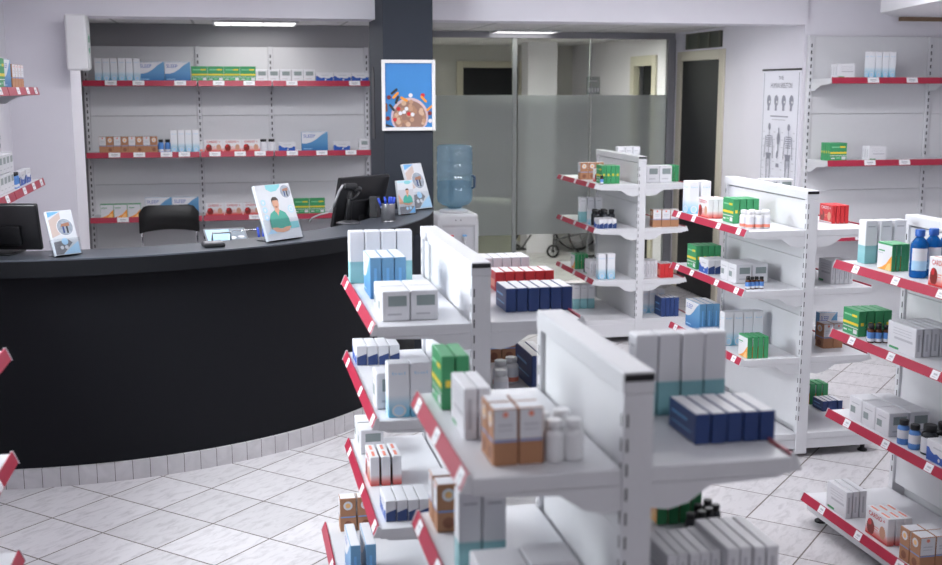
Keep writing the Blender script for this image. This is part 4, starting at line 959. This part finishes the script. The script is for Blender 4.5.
row('O', 4, .975, 2.49, .86, 'R', PRF[2], sc3=(1, 1.1, 1.12)); bottles('jar', [(1.02, 2.40), (1.05, 2.405), (1.075, 2.42), (1.10, 2.44), (1.06, 2.45), (1.095, 2.475)], .86, PRF[2], (.68, .68, .8)); row('W', 4, .975, 2.09, .86, 'R', PRF[2], sc3=(1.25, .9, 1.0)); row('W', 5, .855, 2.12, .86, 'R', f'{PRF[2]}, near post', sc3=(1., .75, .85))

# right gondola
GF = .966
n_ = "on poster gondola's"
PLR = {1: f'{n_} top left shelf', 2: f'{n_} second left shelf', 3: f'{n_} third left shelf'}; PRR = {1: f'{n_} top right shelf', 2: f'{n_} second right shelf', 3: f'{n_} third right shelf', 0: f'{n_} bottom right shelf'}
row('A', 2, 2.625, 6.35, 1.195, 'L', PLR[1], sc3=(1.5, .95, 1.), gap=.012); row('C', 4, 2.635, 6.085, 1.195, 'L', PLR[1], sc3=(.95, .85, 1.1)); row('G', 4, 2.672, 5.83, 1.195, 'L', PLR[1], sc3=(1.05, 1.1, 1.05), gap=.004)
bottles('pill', [(2.665, 5.615), (2.712, 5.61), (2.755, 5.61), (2.652, 5.66), (2.70, 5.665), (2.775, 5.66)], 1.195, PLR[1], (1.05, 1.05, 1.12))
row('G', 4, 2.632, 6.235, .891, 'L', PLR[2], sc3=(1, 1.15, 1.08), gap=.004); row('N', 3, 2.628, 6.045, .891, 'L', PLR[2], sc3=(.9, 1., 1.1))
for yy, ww in ((5.73, 'front'), (5.835, 'back')): row('V', 2, 2.652, yy, .891, 'F', f'{PLR[2]}, {ww} row', sc3=(1.03, 1, 1.05), desc='grey-window carton')
bottles('drop', [(2.640, 5.555), (2.667, 5.56), (2.694, 5.565), (2.720, 5.56), (2.655, 5.585)], .891, PLR[2], 1.05)
row('S', 3, 2.66, 6.22, .535, 'L', PLR[3], sc3=(.95, .95, 1.02)); row('A', 4, 2.64, 5.83, .535, 'F', PLR[3], sc3=(.85, .9, 1.)); row('O', 4, 2.637, 5.515, .535, 'L', PLR[3], sc3=(1.05, 1.1, 1.05), gap=.004)
row('H', 4, 3.20, 5.72, 1.195, 'R', PRR[1], sc=1.0, gap=.003)
for zz, ww in ((1.195, 'lower'), (1.29, 'upper')): row('V', 2, 3.095, 6.335, zz, 'F', f'{PRR[1]}, {ww} tier', sc3=(1, 1, 1.0), desc='grey-window carton')
row('G', 2, 3.225, 6.1, 1.195, 'R', PRR[1], sc=.9); row('W', 5, 3.145, 5.60, .891, 'R', PRR[2], sc3=(1, .8, 1.25)); row('B', 2, 3.15, 5.66, .535, 'F', PRR[3], sc3=(1.0, 1.5, 1.1)); row('S', 1, 3.23, 5.86, .535, 'F', PRR[3], sc3=(.5, 1, 1))
row('O', 3, 3.275, 6.0, .13, 'R', PRR[0], sc3=(1, 1.4, 1.1), gap=.006, desc='dark green carton'); row('D', 4, 3.275, 5.85, .13, 'R', PRR[0], sc3=(.8, .8, .75))

# far gondola
GF = .963
n_ = "on far gondola's"
PLB = {1: f'{n_} top left shelf', 2: f'{n_} second left shelf', 3: f'{n_} third left shelf', 0: f'{n_} bottom left shelf'}; PRB = {1: f'{n_} top right shelf', 2: f'{n_} second right shelf', 3: f'{n_} third right shelf', 0: f'{n_} bottom right shelf'}
row('B', 3, 2.755, 8.94, 1.199, 'L', PLB[1], sc3=(1.1, 1.1, 1.1)); row('C', 2, 2.80, 8.72, 1.199, 'F', PLB[1], sc3=(.5, 1, 1)); row('G', 4, 2.792, 8.50, 1.199, 'L', PLB[1], sc3=(1.05, 1.1, 1.1), gap=.003); bottles('drop', [(2.782, 8.47)], 1.199, PLB[1], 1.1)
row('T', 3, 2.745, 8.90, .870, 'F', PLB[2], gap=.006); row('A', 2, 2.765, 8.72, .870, 'F', PLB[2], sc3=(.9, .9, .62)); bottles('jar', [(2.80, 8.62), (2.86, 8.62), (2.92, 8.63), (2.80, 8.69), (2.87, 8.69)], .870, PLB[2], (1.45, 1.45, 1.6)); row('N', 4, 2.755, 8.43, .870, 'L', PLB[2], sc3=(.9, .85, 1.))
row('O', 4, 2.745, 9.02, .48, 'L', PLB[3], sc3=(1.1, 1.1, 1.1)); bottles('jar', [(2.79, 8.86), (2.835, 8.87), (2.88, 8.87)], .48, PLB[3], (1.1, 1.1, 1.45)); row('W', 3, 2.76, 8.66, .48, 'L', PLB[3], sc3=(1, 1, 1.2)); row('A', 2, 2.775, 8.49, .48, 'F', PLB[3], sc3=(.95, .95, 1.05), gap=.012)
row('T', 3, 2.70, 8.90, .18, 'F', PLB[0], sc=1., gap=.004)
for zz, ww in ((1.199, 'lower'),): row('V', 2, 3.165, 8.52, zz, 'F', PRB[1], sc3=(1.15, 1, 1.35))
row('T', 3, 3.14, 9.15, 1.199, 'F', PRB[1], sc3=(1.1, 1.1, 1.25)); row('O', 3, 3.35, 8.6, 1.199, 'R', PRB[1], sc3=(1, 1.5, 1.15))
row('D', 3, 3.165, 8.86, .870, 'R', PRB[2], sc3=(1.1, 1., 2.1)); row('B', 3, 3.20, 8.45, .870, 'F', PRB[2], sc3=(1.2, 1.2, 1.1))
row('T', 1, 3.15, 8.9, .48, 'F', PRB[3]); row('W', 4, 3.15, 8.5, .48, 'R', PRB[3], sc3=(1, .95, 1.3)); row('E', 3, 3.275, 8.46, .48, 'R', PRB[3], sc3=(1, 1., 1.5))
row('A', 3, 3.18, 8.62, .18, 'F', PRB[0], sc=1.0); row('D', 4, 3.29, 8.45, .18, 'R', PRB[0], sc3=(1, .95, 1.9))

# right-edge gondola
GF = 1.
n_ = "on right-edge gondola's"
PLE = {1: f'{n_} top shelf', 2: f'{n_} second shelf', 3: f'{n_} third shelf', 0: f'{n_} bottom shelf'}
row('T', 3, 2.612, 4.385, 1.165, 'F', PLE[1], sc3=(.95, 1.0, .92), gap=.012); row('O', 4, 2.608, 4.172, 1.165, 'L', PLE[1], sc3=(1., .75, 1.0)); bottles('wash', [(2.635, 4.03), (2.708, 4.05), (2.785, 4.07)], 1.165, PLE[1]); row('C', 2, 2.572, 3.72, 1.165, 'L', PLE[1], sc3=(.9, 1, 1.08))
row('G', 4, 2.573, 4.335, .86, 'L', PLE[2], sc3=(.95, 1.15, .86), gap=.004); bottles('drop', [(2.572, 4.235), (2.60, 4.225), (2.630, 4.215), (2.585, 4.262), (2.618, 4.255)], .86, PLE[2], 1.2); row('W', 5, 2.590, 3.945, .86, 'L', PLE[2], sc3=(1.4, 1.05, 1.12), gap=.006); row('A', 1, 2.60, 3.70, .86, 'F', PLE[2])
for j, yy in enumerate((4.065, 4.168, 4.271)): row('V', 2, 2.574, yy, .5, 'F', f"{PLE[3]}, {('front', 'middle', 'back')[j]} row", sc3=(1.0, 1, 1.02), desc='grey-window carton', gap=.006)
bottles('tonic', [(2.588, 3.985), (2.593, 3.915)], .5, PLE[3], (.85, .85, .95)); bottles('tablet', [(2.612, 3.845), (2.685, 3.86)], .5, PLE[3]); row('N', 2, 2.565, 3.64, .5, 'L', PLE[3], sc3=(1, 1.3, 1.1))
row('W', 3, 2.465, 4.17, .12, 'L', PLE[0], sc3=(1.15, .95, 1.15), gap=.006); row('C', 3, 2.474, 3.868, .12, 'L', PLE[0], sc3=(1.05, .95, 1.1), gap=.006)
for yy, ww in ((3.63, 'front'), (3.70, 'back')): row('B', 2, 2.46, yy, .12, 'F', f'{PLE[0]}, {ww} row', sc3=(1.1, 1.1, 1.05), desc='brown carton')

# wall shelving beside the poster
PW1, PW2 = "on poster-side wall unit's top shelf", "on poster-side wall unit's second shelf"
row('W', 3, 4.285, 7.70, 1.972, 'F', PW1, sc3=(1.0, 1, 1.02), step='y')
row('A', 4, 4.535, 7.70, 1.972, 'F', PW1, sc3=(.74, .9, 1.0), gap=.006); row('G', 4, 4.26, 7.70, 1.378, 'F', PW2, sc3=(1., 1, 1.02), step='y'); row('W', 3, 4.57, 7.70, 1.378, 'F', PW2, sc3=(1., 1, 1.02), step='y')

for o in list(bpy.data.objects):
    if '_used' in o: del o['_used']

# ------------------------------------------------------------------ light, camera, look
wd = bpy.data.worlds.new('World'); S.world = wd; wd.use_nodes = True
wd.node_tree.nodes['Background'].inputs[0].default_value = (.55, .58, .65, 1); wd.node_tree.nodes['Background'].inputs[1].default_value = .3

cam = bpy.data.cameras.new('Camera'); co = bpy.data.objects.new('Camera', cam); COL.objects.link(co); S.camera = co
cam.sensor_fit = 'HORIZONTAL'; cam.sensor_width = 36; cam.lens = 1150/942*36; cam.clip_start = .05; cam.clip_end = 60
co.location = (0, 0, 1.9); co.rotation_euler = (math.radians(90-9.58), 0, math.radians(-11.7))
cam.dof.use_dof = True; cam.dof.focus_distance = 5.6; cam.dof.aperture_fstop = 3.0
S.view_settings.view_transform = 'Standard'; S.view_settings.look = 'None'; S.view_settings.exposure = 0.09; S.view_settings.gamma = 1.0
try: S.view_settings.use_curve_mapping = False
except Exception: pass
S.cycles.use_denoising = True; S.cycles.max_bounces = 10; S.cycles.transparent_max_bounces = 16; S.cycles.caustics_reflective = False; S.cycles.caustics_refractive = False
